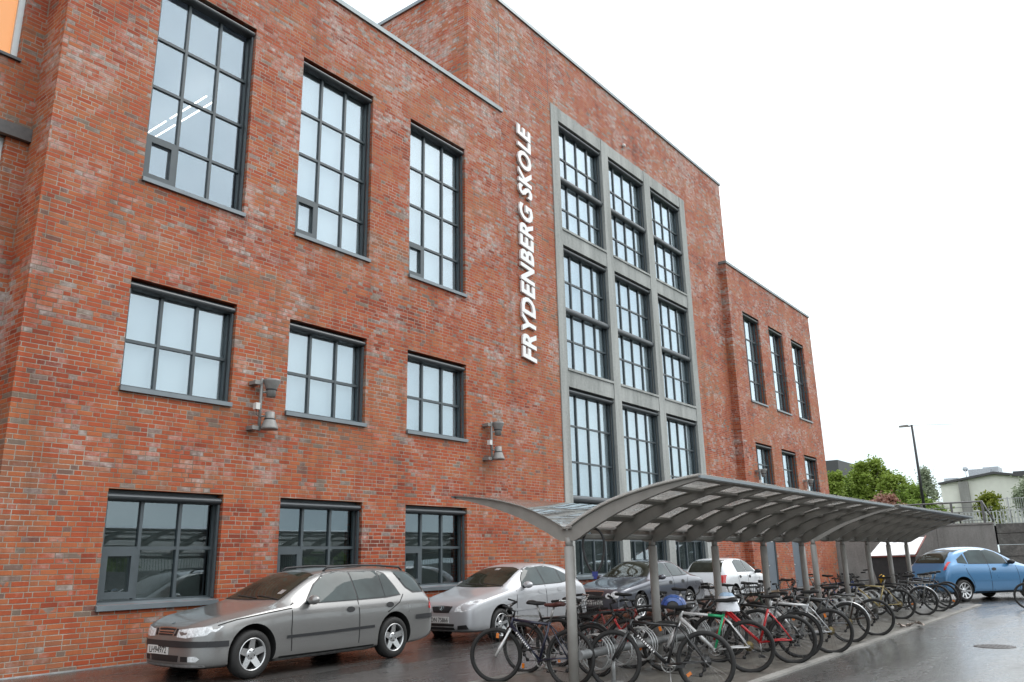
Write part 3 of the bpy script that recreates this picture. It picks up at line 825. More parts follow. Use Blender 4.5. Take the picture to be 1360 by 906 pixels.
# white lidded skip behind the cyclists' end
M['skipdark'] = simple('dark_skip_paint', (.022,.020,.020), .6, var=.3)
M['lidwhite'] = simple('white_sheet_lid', (.78,.79,.79), .5, var=.05)
M['rust'] = simple('rust_red_rim', (.16,.035,.025), .6, var=.3)
sk = thing('skip_container', 'dark skip under a sloping white lid beside the blue car', 'skip', (34.6, 7.85, 0))
mb = MB(); mb.poly_extrude([(-.6,-.78,.12),(-.6,.62,.12),(-.6,.86,1.3),(-.6,-.78,1.3)],(1.9,0,0)); mb.build('bin_body', M['skipdark'], sk)
mb = MB(); mb.poly_extrude([(-.66,-.82,1.36),(-.66,.86,1.31),(1.5,.75,1.98),(1.5,-.80,1.99)],(0,0,.03)); mb.build('lid', M['lidwhite'], sk)
mb = MB(); mb.box(-.68,-.82,1.285,-.62,.88,1.335); mb.rod((-.66,-.83,1.36),(1.52,-.83,2.05),.03,6); mb.build('rim', M['rust'], sk)
M['yellow'] = simple('yellow_paint', (.62,.36,.02), .5, var=.1)
mb = MB(); mb.lathe([(0,0),(.09,0),(.085,.5),(.12,.52),(.12,.58),(.07,.66),(0,.7)],14,Matrix.Translation((32.6,8.0,0)))
tag(mb.build('hydrant', M['yellow']), 'small yellow post in front of the dark skip', 'hydrant')

# pale building on the rise
M['cream'] = simple('cream_render', (.62,.62,.56), .85, var=.06, scale=1.5)
M['rooflead'] = simple('dark_roof_edge', (.06,.06,.062), .7)
M['palemetal'] = simple('pale_roof_plant', (.42,.45,.48), .5, metal=.3, var=.15)
hb = thing('industrial_building', 'cream rendered low building with roof plant behind the railing on the right', 'building', (80, 10, 2.6))
mb = MB()
mb.poly_extrude([(0,3.75,-.5),(0,-.3,-.5),(0,-4.5,-.5),(0,-4.5,4.3),(0,-.5,5.05),(0,3.75,4.45)],(20,0,0)); mb.build('wall', M['cream'], hb)
mb = MB()
mb.poly_extrude([(-.35,3.85,4.45),(-.35,-.5,5.05),(-.35,-4.6,4.3),(-.35,-4.6,4.5),(-.35,-.5,5.25),(-.35,3.85,4.62)],(21,0,0)); mb.build('roof', M['rooflead'], hb)
mb = MB(); mb.box(-.3,1.55,-.5,.6,2.3,4.56); mb.build('chimney', M['oldconcrete'], hb)
mb = MB(); mb.box(2,.0,5.0,5,1.7,5.75); mb.box(1.8,2.6,4.6,4,3.7,5.1); mb.box(2.5,-.6,5.3,5,.6,5.9); mb.build('roof_plant', M['palemetal'], hb)
mb = MB(); mb.rod((3,2.05,4.6),(3,2.05,5.9),.03,5); mb.lathe([(0,0),(.22,.05),(.22,.12),(0,.17)],12,Matrix.Translation((3,2.05,5.9)) @ Matrix.Rotation(rad(80),4,'Y')); mb.build('dish', M['palemetal'], hb)
mb = MB(); mb.box(-4,3.8,1.6,6,6.6,2.0); mb.build('lean_to_roof', M['rooflead'], hb); mb = MB(); mb.box(-3.5,3.8,-.5,6,6.4,1.6); mb.box(-3.8,3.9,2.0,6,6.4,3.0); mb.build('lean_to', M['cream'], hb)
h2 = thing('far_building', 'pale grey flat roofed building farthest right beyond the trees', 'building', (100, 4.5, 2.9))
mb = MB(); mb.box(0,-8,-1,15,5.4,6.0); mb.build('wall', M['palemetal'], h2); mb = MB(); mb.box(-.5,-8.2,6.0,15.5,5.6,6.4); mb.build('roof', M['rooflead'], h2)
h3 = thing('dark_building', 'dark flat topped building peeking above the trees beside the far brick wing', 'building', (110, 30.6, 3))
mb = MB(); mb.box(0,-.1,6.6,8,6,10.2); mb.build('upper_storey', M['rooflead'], h3); mb = MB(); mb.box(.1,0,-1,7.9,5.9,6.6); mb.build('lower_storey', M['palemetal'], h3)

# trees -------------------------------------------------------------
def leafy(name, label, x, y, z, h, wd, mat, seed, n=6500, trunk=.16, leaf=.13, clumps=26, low=.18, mats=None, cone=0.0, group='trees beyond the yard'):
    r = random.Random(seed)
    o = thing(name, label, 'tree' if h > 2.6 else 'bush', (x,y,z), 0, group)
    t = MB(); t.tube([(0,0,-.3),(.03*h*.2,0,h*.3),(-.02*h,.02*h,h*.62),(0,0,h*.9)],[trunk,trunk*.8,trunk*.5,trunk*.12],9)
    for k in range(9):
        a = r.uniform(0,6.28); hz = h*r.uniform(.22,.7); L = wd*r.uniform(.45,.85)
        t.tube([(0,0,hz),(math.cos(a)*L*.5,math.sin(a)*L*.5,hz+h*.1),(math.cos(a)*L,math.sin(a)*L,hz+h*.15)],[trunk*.4,trunk*.25,trunk*.06],6)
    t.build('trunk', M['bark'], o)
    cs = []
    for k in range(clumps*3):
        f = r.random()**.8; zz = h*(low+(1-low-.06)*f)
        rr = wd*(math.sin(math.pi*min(1,.16+.84*f*.93))**.7)*(1-cone*f)
        a = r.uniform(0,6.28); q = rr*math.sqrt(r.uniform(.08,1))
        cs.append((q*math.cos(a), q*math.sin(a), zz, wd*r.uniform(.13,.36)))
    m_ = MB()
    for i in range(n):
        cx, cy, cz, cr_ = cs[min(len(cs)-1, int(len(cs)*r.random()**1.25))]
        d = Vector((r.gauss(0,.52), r.gauss(0,.52), r.gauss(0,.46)))
        p = Vector((cx,cy,cz))+d*cr_
        s_ = leaf*r.uniform(.5,1.25)
        a = Vector((r.uniform(-1,1),r.uniform(-1,1),r.uniform(-.6,.6))).normalized(); b = a.cross(Vector((r.uniform(-1,1),r.uniform(-1,1),r.uniform(-1,1)))).normalized()
        m_.quad(p-a*s_, p+b*s_*.55, p+a*s_, p-b*s_*.55)
    m_.build('crown', mat, o, fix=False)
    return o
M['bark'] = simple('bark', (.09,.07,.055), .9, var=.35, scale=6)
M['leafA'] = leaf_material('spring_leaves', (.12,.17,.02), (.20,.28,.04), (.29,.37,.085))
M['leafB'] = leaf_material('deep_leaves', (.085,.135,.02), (.15,.225,.035), (.22,.31,.06))
M['leafC'] = leaf_material('grey_green_hazed_leaves', (.18,.22,.14), (.26,.31,.20), (.36,.40,.29))  # flare haze is put into these leaf colours by paling them
M['leafP'] = leaf_material('copper_blossom', (.20,.085,.06), (.34,.17,.13), (.46,.30,.26))
M['leafY'] = leaf_material('yellow_green_leaves', (.16,.19,.02), (.24,.25,.03), (.10,.16,.03))
leafy('broadleaf_tree','tallest bright green tree in the row right of the far brick wing',72,17.35,2.75,6.4,1.8,M['leafA'],5,n=11000,clumps=40)
leafy('broadleaf_tree','green tree just left of the tallest tree, behind the shelter roof',73,18.9,2.75,5.5,1.35,M['leafB'],6,n=7500)
leafy('broadleaf_tree','slender pale green tree close against the edge of the far brick wing',66,18.65,2.7,5.1,.9,M['leafA'],7,n=5000)
leafy('broadleaf_tree','narrow tree second from the far brick wing',74,20.2,2.75,5.2,1.0,M['leafB'],17,n=5000)
leafy('broadleaf_tree','rounded green tree stepping down right of the tallest tree',70,15.2,2.75,4.7,1.6,M['leafA'],8,n=8000,clumps=34)
leafy('broadleaf_tree','low dark green tree at the right end of the row',68,13.9,2.75,3.6,1.3,M['leafB'],18,n=6000)
leafy('conifer_tree','grey green pointed tree behind the street lamp',84,15.6,2.9,6.2,1.5,M['leafC'],9,n=6000,cone=.75)
leafy('blossom_bush','copper pink flowering bush below the green trees',60,13.9,2.65,2.6,1.15,M['leafP'],10,n=2600,leaf=.11,trunk=.05,low=.3)
leafy('blossom_bush','smaller copper pink bush against the far brick wing',58,15.6,2.65,2.0,.8,M['leafP'],12,n=1200,leaf=.10,trunk=.04,low=.2)
leafy('broadleaf_tree','yellow green bush in front of the cream building',66,8.4,2.7,2.7,1.0,M['leafY'],13,n=2200,trunk=.06,leaf=.12)
leafy('broadleaf_tree','grey green tree at the far right edge, its colour paled for haze',70,5.6,2.7,3.9,1.7,M['leafC'],14,n=7000,clumps=34)
leafy('hedge_shrub','green shrub below the street lamp',62,11.9,2.65,2.2,1.5,M['leafB'],15,n=2400,trunk=.06,leaf=.13,low=.05)

# what the low windows mirror: the far side of the yard behind the viewer
ob = thing('opposite_building', 'brown brick building across the yard, seen mirrored in the lowest windows', 'building', (-12, -34, 0))
mb = MB(); mb.box(-10,-8,0,10,0,8.5); mb.build('wall', M['brick'], ob); mb = MB(); mb.box(-10.3,-8.3,8.5,10.3,.3,8.9); mb.build('roof', M['rooflead'], ob)
wh = thing('long_shed', 'long grey shed across the yard, mirrored in the lowest windows', 'building', (36, -40, 0))
mb = MB(); mb.box(-22,-8,0,26,0,3.4); mb.build('wall', M['cream'], wh); mb = MB(); mb.poly_extrude([(-22.5,.4,3.4),(-22.5,-4,5.0),(-22.5,-8.4,3.4)],(49,0,0)); mb.build('roof', M['palemetal'], wh)
ow = thing('yard_wall', 'low concrete wall with a bar railing across the yard, mirrored in the lowest windows', 'wall', (15, -13, 0))
mb = MB(); mb.box(-30,-.3,0,45,0,1.3); mb.build('panel', M['oldconcrete'], ow)
mb = MB(); x = -30
while x < 45: mb.box(x-.012,-.16,1.3,x+.012,-.14,2.5); x += .16
mb.box(-30,-.17,2.5,45,-.13,2.55); mb.build('railing', M['rail'], ow)
for i,(x,y,h,s) in enumerate([(-4,-22,3.0,1.8),(9,-21,2.2,1.5),(24,-24,3.2,2.0),(40,-22,2.6,1.7)]):
    leafy('yard_tree', ['round green tree across the yard at its left end','low green tree across the yard behind the bar railing','taller green tree in the middle of the far side of the yard','green tree across the yard at its right end'][i]+', mirrored', x,y,0,h,s,M['leafB'],40+i,n=1800,leaf=.25,group='trees across the yard')

# small things on the ground -------------------------------------------
mb = MB(); c = (15.5,2.25)
mb.lathe([(0,.002),(.30,.002),(.30,.006),(.28,.007),(.0,.006)],28,Matrix.Translation((*c,0)))
for i in range(-4,5):
    for j in range(-4,5):
        if i*i+j*j < 17: mb.box(c[0]+i*.06-.02,c[1]+j*.06-.02,.005,c[0]+i*.06+.02,c[1]+j*.06+.02,.010)
M['iron'] = simple('cast_iron', (.035,.027,.024), .45, metal=.0, var=.3)
tag(mb.build('manhole_cover', M['iron']), 'round iron cover set in the wet asphalt at the right', 'manhole cover')
mb = MB(); r = random.Random(4)
for k in range(3):
    vv = []; m0 = Matrix.Translation((18.5+.10*k, 4.30-.16*k, .055+.012*k)) @ Matrix.Rotation(r.uniform(0,3),4,'Z') @ Matrix.Rotation(.5,4,'X')
    for i in range(7):
        for j in range(5): vv.append(tuple(m0 @ Vector(((i-3)*.035,(j-2)*.03,r.uniform(-.025,.025)))))
    n = len(mb.v); mb.v += vv
    for i in range(6):
        for j in range(4): a=n+i*5+j; mb.face((a,a+5,a+6,a+1))
M['paper'] = simple('soggy_paper', (.40,.34,.30), .8, var=.3, scale=14)
tag(mb.build('crumpled_litter', M['paper']), 'crumpled pale wrapper lying on the paved edge past the bikes', 'litter')
# overhead wire, far right
mb = MB(); mb.tube([(52,9.95,8.66),(61,7.6,9.55),(70,5.7,10.95),(82,3.0,13.2)],.012,4); tag(mb.build('overhead_wire', M['black']), 'thin dark wire running off to the right from the top of the street lamp', 'wire')
# ------------------------------------------------------------------ cars
def car_paint(name, col, metal=.5, rough=.30):
    n = NT(name)
    nz = n.noise(n.obj(), 260, 2); big = n.noise(n.obj(), 2.1, 4); drops = n.noise(n.obj(), 75, 2)
    n.P(col=n.ramp(nz, [(.3, tuple(c*.86 for c in col)), (.7, tuple(min(1,c*1.12) for c in col))]), metal=metal,
        rough=n.math('MULTIPLY_ADD', big, .14, rough-.07), coat=.8, coatr=n.math('MULTIPLY_ADD', big, .08, .02))
    n.bump(n.ramp(drops, [(.60,0.0),(.68,1.0)]), .06, .004)
    return n.m
def car_glass(name, col=(.020,.024,.024), rough=.03, spec=.5):
    n = NT(name); big = n.noise(n.obj(), 1.6, 3)
    n.P(col=n.ramp(big, [(.3, tuple(c*.6 for c in col)), (.7, tuple(c*1.5 for c in col))]), rough=rough, spec=spec, ior=1.5)
    return n.m
M['carglass'] = car_glass('car_side_glass', (.040,.054,.054), spec=.24)
M['screen'] = car_glass('car_windscreen', (.030,.030,.022), spec=.10)
M['lens'] = simple('clear_lamp_lens', (.66,.68,.69), .25, metal=.0, var=.35, scale=26, coat=.6)
M['well'] = simple('wheel_well_black', (.008,.008,.008), .9)
M['trim'] = simple('bumper_strip', (.022,.023,.025), .5)
CARS = 'cars parked along the brick wall'

def smooth_interp(rows, x):
    if x <= rows[0][0]: return rows[0][1:]
    for i in range(len(rows)-1):
        if x <= rows[i+1][0]:
            a, b = rows[i], rows[i+1]; f = (x-a[0])/(b[0]-a[0])
            return tuple(p+(q-p)*f for p, q in zip(a[1:], b[1:]))
    return rows[-1][1:]

def car_body(rows, axles, R_arch, hw):
    """closed half-sections swept front to rear, subdivided, with wheel arches cut"""
    import bmesh
    V = []; F = []; n = 0
    for (x, zb, zt, zs, w, wr) in rows:
        dz = zt-zs; hgt = zs-zb
        half = [(0,zb),(.55*w,zb),(.90*w,zb+.015),(.985*w,zb+.10*hgt+.02),(1.0*w,zb+.38*hgt),(1.0*w,zb+.68*hgt),(.985*w,zs-.10*hgt),(.945*w,zs),
                (.945*w+(wr-.945*w)*.10,zs+dz*.12),(.945*w+(wr-.945*w)*.52,zs+dz*.52),(.945*w+(wr-.945*w)*.90,zs+dz*.88),(wr*.84,zs+dz*.965),(wr*.45,zs+dz*.995),(0,zt)]
        ring = half + [(-y, z) for y, z in half[-2:0:-1]]
        V += [(x, y, z) for y, z in ring]; n = len(ring)
    R = len(rows)
    for i in range(R-1):
        for k in range(n):
            l = (k+1) % n
            F.append((i*n+k, (i+1)*n+k, (i+1)*n+l, i*n+l))
    h = n//2
    # caps as quads across the section
    for base, flip in ((0, False), ((R-1)*n, True)):
        for k in range(h):
            a, b, c, d = base+k, base+k+1, base+(n-k-1) % n, base+(n-k) % n
            q = (a, b, c, d) if k else (base, base+1, base+n-1)
            if k == h-1: q = (base+k, base+k+1, base+n-k)
            if len(set(q)) < 3: continue
            F.append(q[::-1] if flip else q)
    me = bpy.data.meshes.new('body'); me.from_pydata(V, [], F); me.update()
    bm = bmesh.new(); bm.from_mesh(me); bmesh.ops.recalc_face_normals(bm, faces=bm.faces); bm.to_mesh(me); bm.free()
    o = bpy.data.objects.new('body', me); COL.objects.link(o)
    s = o.modifiers.new('s', 'SUBSURF'); s.levels = 3; s.render_levels = 3
    cutters = []
    for ax in axles:
        for sg in (1, -1):
            c = MB(); c.rod((ax, sg*(hw-.30), R_arch*.93), (ax, sg*(hw+.3), R_arch*.93), R_arch, 56, smooth=False)
            co = c.build('cutter', M['well']); cutters.append(co)
            b = o.modifiers.new('b', 'BOOLEAN'); b.operation = 'DIFFERENCE'; b.object = co; b.solver = 'EXACT'
    bpy.context.view_layer.update()
    dg = bpy.context.evaluated_depsgraph_get()
    me2 = bpy.data.meshes.new_from_object(o.evaluated_get(dg))
    bpy.data.objects.remove(o); bpy.data.meshes.remove(me)
    for c in cutters: bpy.data.objects.remove(c)
    return me2

def make_car(name, label, loc, rz, sp, paint, group=CARS, sc=1.0):
    o = thing(name, label, 'car', loc, rz, group)
    o.scale = (sc, sc, sc)
    hw = sp['hw']; ax = sp['axles']; Rt = sp.get('tyre', .315); Ra = Rt+.055
    me = car_body(sp['rows'], ax, Ra, hw)
    me.materials.clear(); me.materials.append(paint); me.materials.append(M['well'])
    for p in me.polygons:
        p.use_smooth = True
        c = p.center; mi = 0
        for a in ax:
            r = math.hypot(c.x-a, c.z-Ra*.93)
            if abs(r-Ra) < .02 and abs(p.normal.y) < .6 and abs(c.y) < hw-.004: mi = 1
            if r < Ra-.01 and abs(c.y) < hw-.15: mi = 1
        if c.z < sp['rows'][6][1]+.03 and p.normal.z < -.7: mi = 1
        p.material_index = mi
    try: me.set_sharp_from_angle(angle=rad(38))
    except Exception: pass
    body = bpy.data.objects.new('body', me); COL.objects.link(body); body.parent = o
    bvh = BVHTree.FromPolygons([v.co.copy() for v in me.vertices], [tuple(p.vertices) for p in me.polygons])
    ends = {'left': (Vector((0,-1,0)), lambda a, b: Vector((a,-3,b))), 'right': (Vector((0,1,0)), lambda a, b: Vector((a,3,b))),
            'front': (Vector((-1,0,0)), lambda a, b: Vector((-2,a,b))), 'rear': (Vector((1,0,0)), lambda a, b: Vector((9,a,b))), 'top': (Vector((0,0,1)), lambda a, b: Vector((a,b,4)))}
    def patch(nm, poly, side, mat, off=.004, parent=body, step=.06, bulge=0.0):
        """flat outline laid on to the bodywork from one side"""
        d, org = ends[side]
        pts = []
        for i, (a, b) in enumerate(poly):
            c, e = poly[(i+1) % len(poly)]; k = max(1, int(math.hypot(c-a, e-b)/step))
            pts += [(a+(c-a)*t/k, b+(e-b)*t/k) for t in range(k)]
        nb = len(pts)
        x0 = min(p[0] for p in pts); x1 = max(p[0] for p in pts); y0 = min(p[1] for p in pts); y1 = max(p[1] for p in pts)
        def inside(x, y):
            r = False
            for i in range(nb):
                a, b = pts[i]; c, e = pts[i-1]
                if (b > y) != (e > y) and x < (c-a)*(y-b)/(e-b)+a: r = not r
            return r
        a = x0+step*.5
        while a < x1:
            b = y0+step*.5
            while b < y1:
                if inside(a, b) and min(math.hypot(a-p[0], b-p[1]) for p in pts[:nb]) > step*.4: pts.append((a, b))
                b += step
            a += step
        vs_, es_, fs_, *_r = delaunay_2d_cdt([Vector(p) for p in pts], [(i, (i+1) % nb) for i in range(nb)], [], 1, 1e-6)
        out = []; last = None
        for v in vs_:
            hit = bvh.ray_cast(org(v.x, v.y), -d)
            if hit[0] is None: out.append(None); continue
            nr = hit[1]
            if nr.dot(d) < 0: nr = -nr
            out.append(hit[0]+nr*off)
        mb = MB(); mb.sm = True; ix = {}
        for i, p in enumerate(out):
            if p is not None: ix[i] = len(mb.v); mb.v.append(tuple(p))
        for f in fs_:
            if all(i in ix for i in f): mb.face([ix[i] for i in f])
        if not mb.f: return None
        q = mb.build(nm, mat, parent, fix=False)
        return q
    def line(nm, pts, side, wdt, mat, off=.003, parent=body):
        L = []; Rr = []
        for i, (a, b) in enumerate(pts):
            c = pts[min(i+1, len(pts)-1)]; e = pts[max(i-1, 0)]
            t = Vector((c[0]-e[0], c[1]-e[1])); t.normalize(); nn = Vector((-t.y, t.x))*wdt/2
            L.append((a+nn.x, b+nn.y)); Rr.append((a-nn.x, b-nn.y))
        return patch(nm, L+Rr[::-1], side, mat, off, parent, step=.08)
    both = (('left', 1), ('right', -1))
    for sd, sg in both:
        for nm, poly in sp['windows']:
            cx = sum(p[0] for p in poly)/len(poly); cz = sum(p[1] for p in poly)/len(poly)
            grow = []
            for p in poly:
                v = Vector((p[0]-cx, p[1]-cz)); v = v*(1+.028/max(v.length, .1)); grow.append((cx+v.x, cz+v.y))
            patch('window_seal', grow, sd, M['trim'], .0025)
            patch('side_window', poly, sd, M['carglass'], .007)
        for pts in sp['gaps']: line('door_gap', pts, sd, .014, M['darkline'])
        if 'strip' in sp: line('side_strip', sp['strip'], sd, sp.get('stripw', .04), sp.get('stripmat', M['trim']), .008)
        if 'sill' in sp: line('sill_line', sp['sill'], sd, .025, M['darkline'], .003)
        for (hx, hz) in sp['handles']:
            pts = [(hx+.085*math.cos(t), hz+.042*math.sin(t)) for t in [2*math.pi*i/18 for i in range(18)]]
            patch('door_handle', pts, sd, sp.get('handlemat', M['black']), .008)
        # mirror
        mx_, mz_ = sp['mirror']; hit = bvh.ray_cast(Vector((mx_, -3*sg, mz_-.05)), Vector((0, sg, 0)))
        y0 = hit[0].y if hit[0] else -sg*hw
        mb = MB(); mb.sm = True
        Mm = Matrix.Translation((mx_, y0-sg*.11, mz_)) @ Matrix.Diagonal((.075,.115,.068,1))
        mb.lathe([(math.cos(t)*1.0, math.sin(t)) for t in [-math.pi/2+math.pi*i/8 for i in range(9)]], 16, Mm)
        mo = mb.build('door_mirror', sp.get('mirrormat', paint), body)
        ms = MB(); ms.rod((mx_, y0+sg*.02, mz_-.045), (mx_, y0-sg*.07, mz_-.035), .028, 8); ms.build('mirror_stem', M['black'], mo)
    patch('windscreen_seal', [(a-.02*(1 if a < sp['ws'][1] else -1), b*1.02) for a, b in sp['screen']], 'top', M['trim'], .0025, step=.1)
    wsn = patch('windscreen', sp['screen'], 'top', M['screen'], .0055, step=.08)
    for sg in (.15, -.35):
        x_ = sp['ws'][0]+.03
        line('wiper', [(x_, sg-.30), (x_+.04, sg), (x_+.07, sg+.28)], 'top', .022, M['black'], .014)
    for nm, poly, side, mat, off in sp['patches']:
        pm = paint if mat == 'paint' else M[mat]
        patch(nm, poly, side, pm, off)
        if nm in sp.get('mirrored', ()): patch(nm, [(-a, b) for a, b in poly], side, pm, off)
    for nm, pts, side, wd_, mat in sp.get('lines', ()): line(nm, pts, side, wd_, paint if mat == 'paint' else M[mat], .006)
    if 'rails' in sp:
        for sg in (1, -1):
            pts = []
            for x, y in sp['rails']:
                h = bvh.ray_cast(Vector((x, sg*y, 4)), Vector((0,0,-1))); pts.append(h[0]+Vector((0,0,.05)))
            pts = [pts[0]-Vector((.08,0,.055))]+pts+[pts[-1]+Vector((.08,0,-.06))]
            mb = MB(); mb.tube(pts, .017, 8); mb.build('roof_rail', M['black'], body)
    # number plates
    for (txt, side, yc, zc, blue) in sp.get('plates', ()):
        sgn = -1 if side == 'front' else 1
        h = bvh.ray_cast(Vector((-2 if side == 'front' else 9, yc, zc)), Vector((-sgn,0,0)))
        xx = h[0].x+sgn*.012
        mb = MB(); mb.box(min(xx, xx-sgn*.01), yc-.26, zc-.056, max(xx, xx-sgn*.01), yc+.26, zc+.056)
        po = mb.build('number_plate', M['plate'], body)
        v, f = text_mesh(txt, .118, .0015, .0)
        wv = max(q[0] for q in v); k_ = min(1.0, .44/wv); ch = max(q[1] for q in v)
        o_ = .02 if blue else 0
        Mt = Matrix(((0,0,sgn,xx+sgn*.0025),(sgn*k_,0,0,yc-sgn*(wv*k_/2-o_)),(0,1,0,zc-ch/2),(0,0,0,1)))
        mb = MB(); mb.add(v, f, Mt); mb.build('plate_number', M['platetext'], po)
        if blue:
            mb = MB(); ya = yc-sgn*.26; mb.box(xx+sgn*.001 if sgn > 0 else xx-.003, min(ya, ya+sgn*.05), zc-.055, xx+.003 if sgn > 0 else xx-.001, max(ya, ya+sgn*.05), zc+.055); mb.build('plate_band', M['plateblue'], po)
    # real overhangs are shorter than the drawn ones: pull nose and tail in towards the wheels
    if 'squeeze' in sp:
        kf, kr = sp['squeeze']; af, ar = ax[0]-.39, ax[1]+.39; seen = set()
        for q in [body]+list(body.children_recursive):
            if q.data.name in seen: continue
            seen.add(q.data.name)
            for v in q.data.vertices:
                if v.co.x < af: v.co.x = af+(v.co.x-af)*kf
                elif v.co.x > ar: v.co.x = ar+(v.co.x-ar)*kr
            q.data.update()
    # wheels
    for a in ax:
        for sg in (1, -1):
            Mx = Matrix.Translation((a, -sg*(hw-.115), Rt)) @ Matrix.Rotation(rad(90)*sg, 4, 'X')
            t = MB(); t.lathe([(.205,-.09),(.235,-.105),(Rt-.03,-.10),(Rt-.006,-.075),(Rt,-.03),(Rt,.03),(Rt-.006,.075),(Rt-.03,.10),(.235,.105),(.208,.09)], 44, Mx, closed=False)
            to = t.build('wheel', M['rubber'], o)
            r = MB(); r.lathe([(.216,.094),(.212,.102),(.203,.102),(.196,.085),(.192,.02),(.19,-.06)], 40, Mx)
            ns = sp.get('spokes', 5)
            for i in range(ns):
                an = 2*math.pi*i/ns+.3; c = Matrix.Rotation(an, 4, 'Z'); r.sm = False
                w0, w1 = sp.get('spokew', (.052,.040))
                P_ = [(.045,-w0,.055),(.202,-w1,.085),(.202,w1,.085),(.045,w0,.055)]; Q_ = [(x,y*.8,z-.035) for x,y,z in P_]
                P_ = [tuple(Mx @ c @ Vector(q)) for q in P_]; Q_ = [tuple(Mx @ c @ Vector(q)) for q in Q_]
                n = len(r.v); r.v += P_+Q_
                r.face((n,n+1,n+2,n+3)); r.face((n+4,n+7,n+6,n+5)); r.face((n,n+4,n+5,n+1)); r.face((n+3,n+2,n+6,n+7))
            r.lathe([(0,.072),(.03,.072),(.07,.066),(.078,.05),(.078,.02)], 24, Mx)
            ro = r.build('rim', M[sp.get('rimmat', 'alloy')], to)
            d = MB(); d.lathe([(0,.0),(.19,.0)], 24, Mx)
            for i in range(5):
                an = 2*math.pi*i/5+.93; d.lathe([(0,.075),(.010,.075),(.010,.055)], 8, Mx @ Matrix.Translation((.052*math.cos(an),.052*math.sin(an),0)))
            d.build('brake_disc', M['well'], to)
    return o

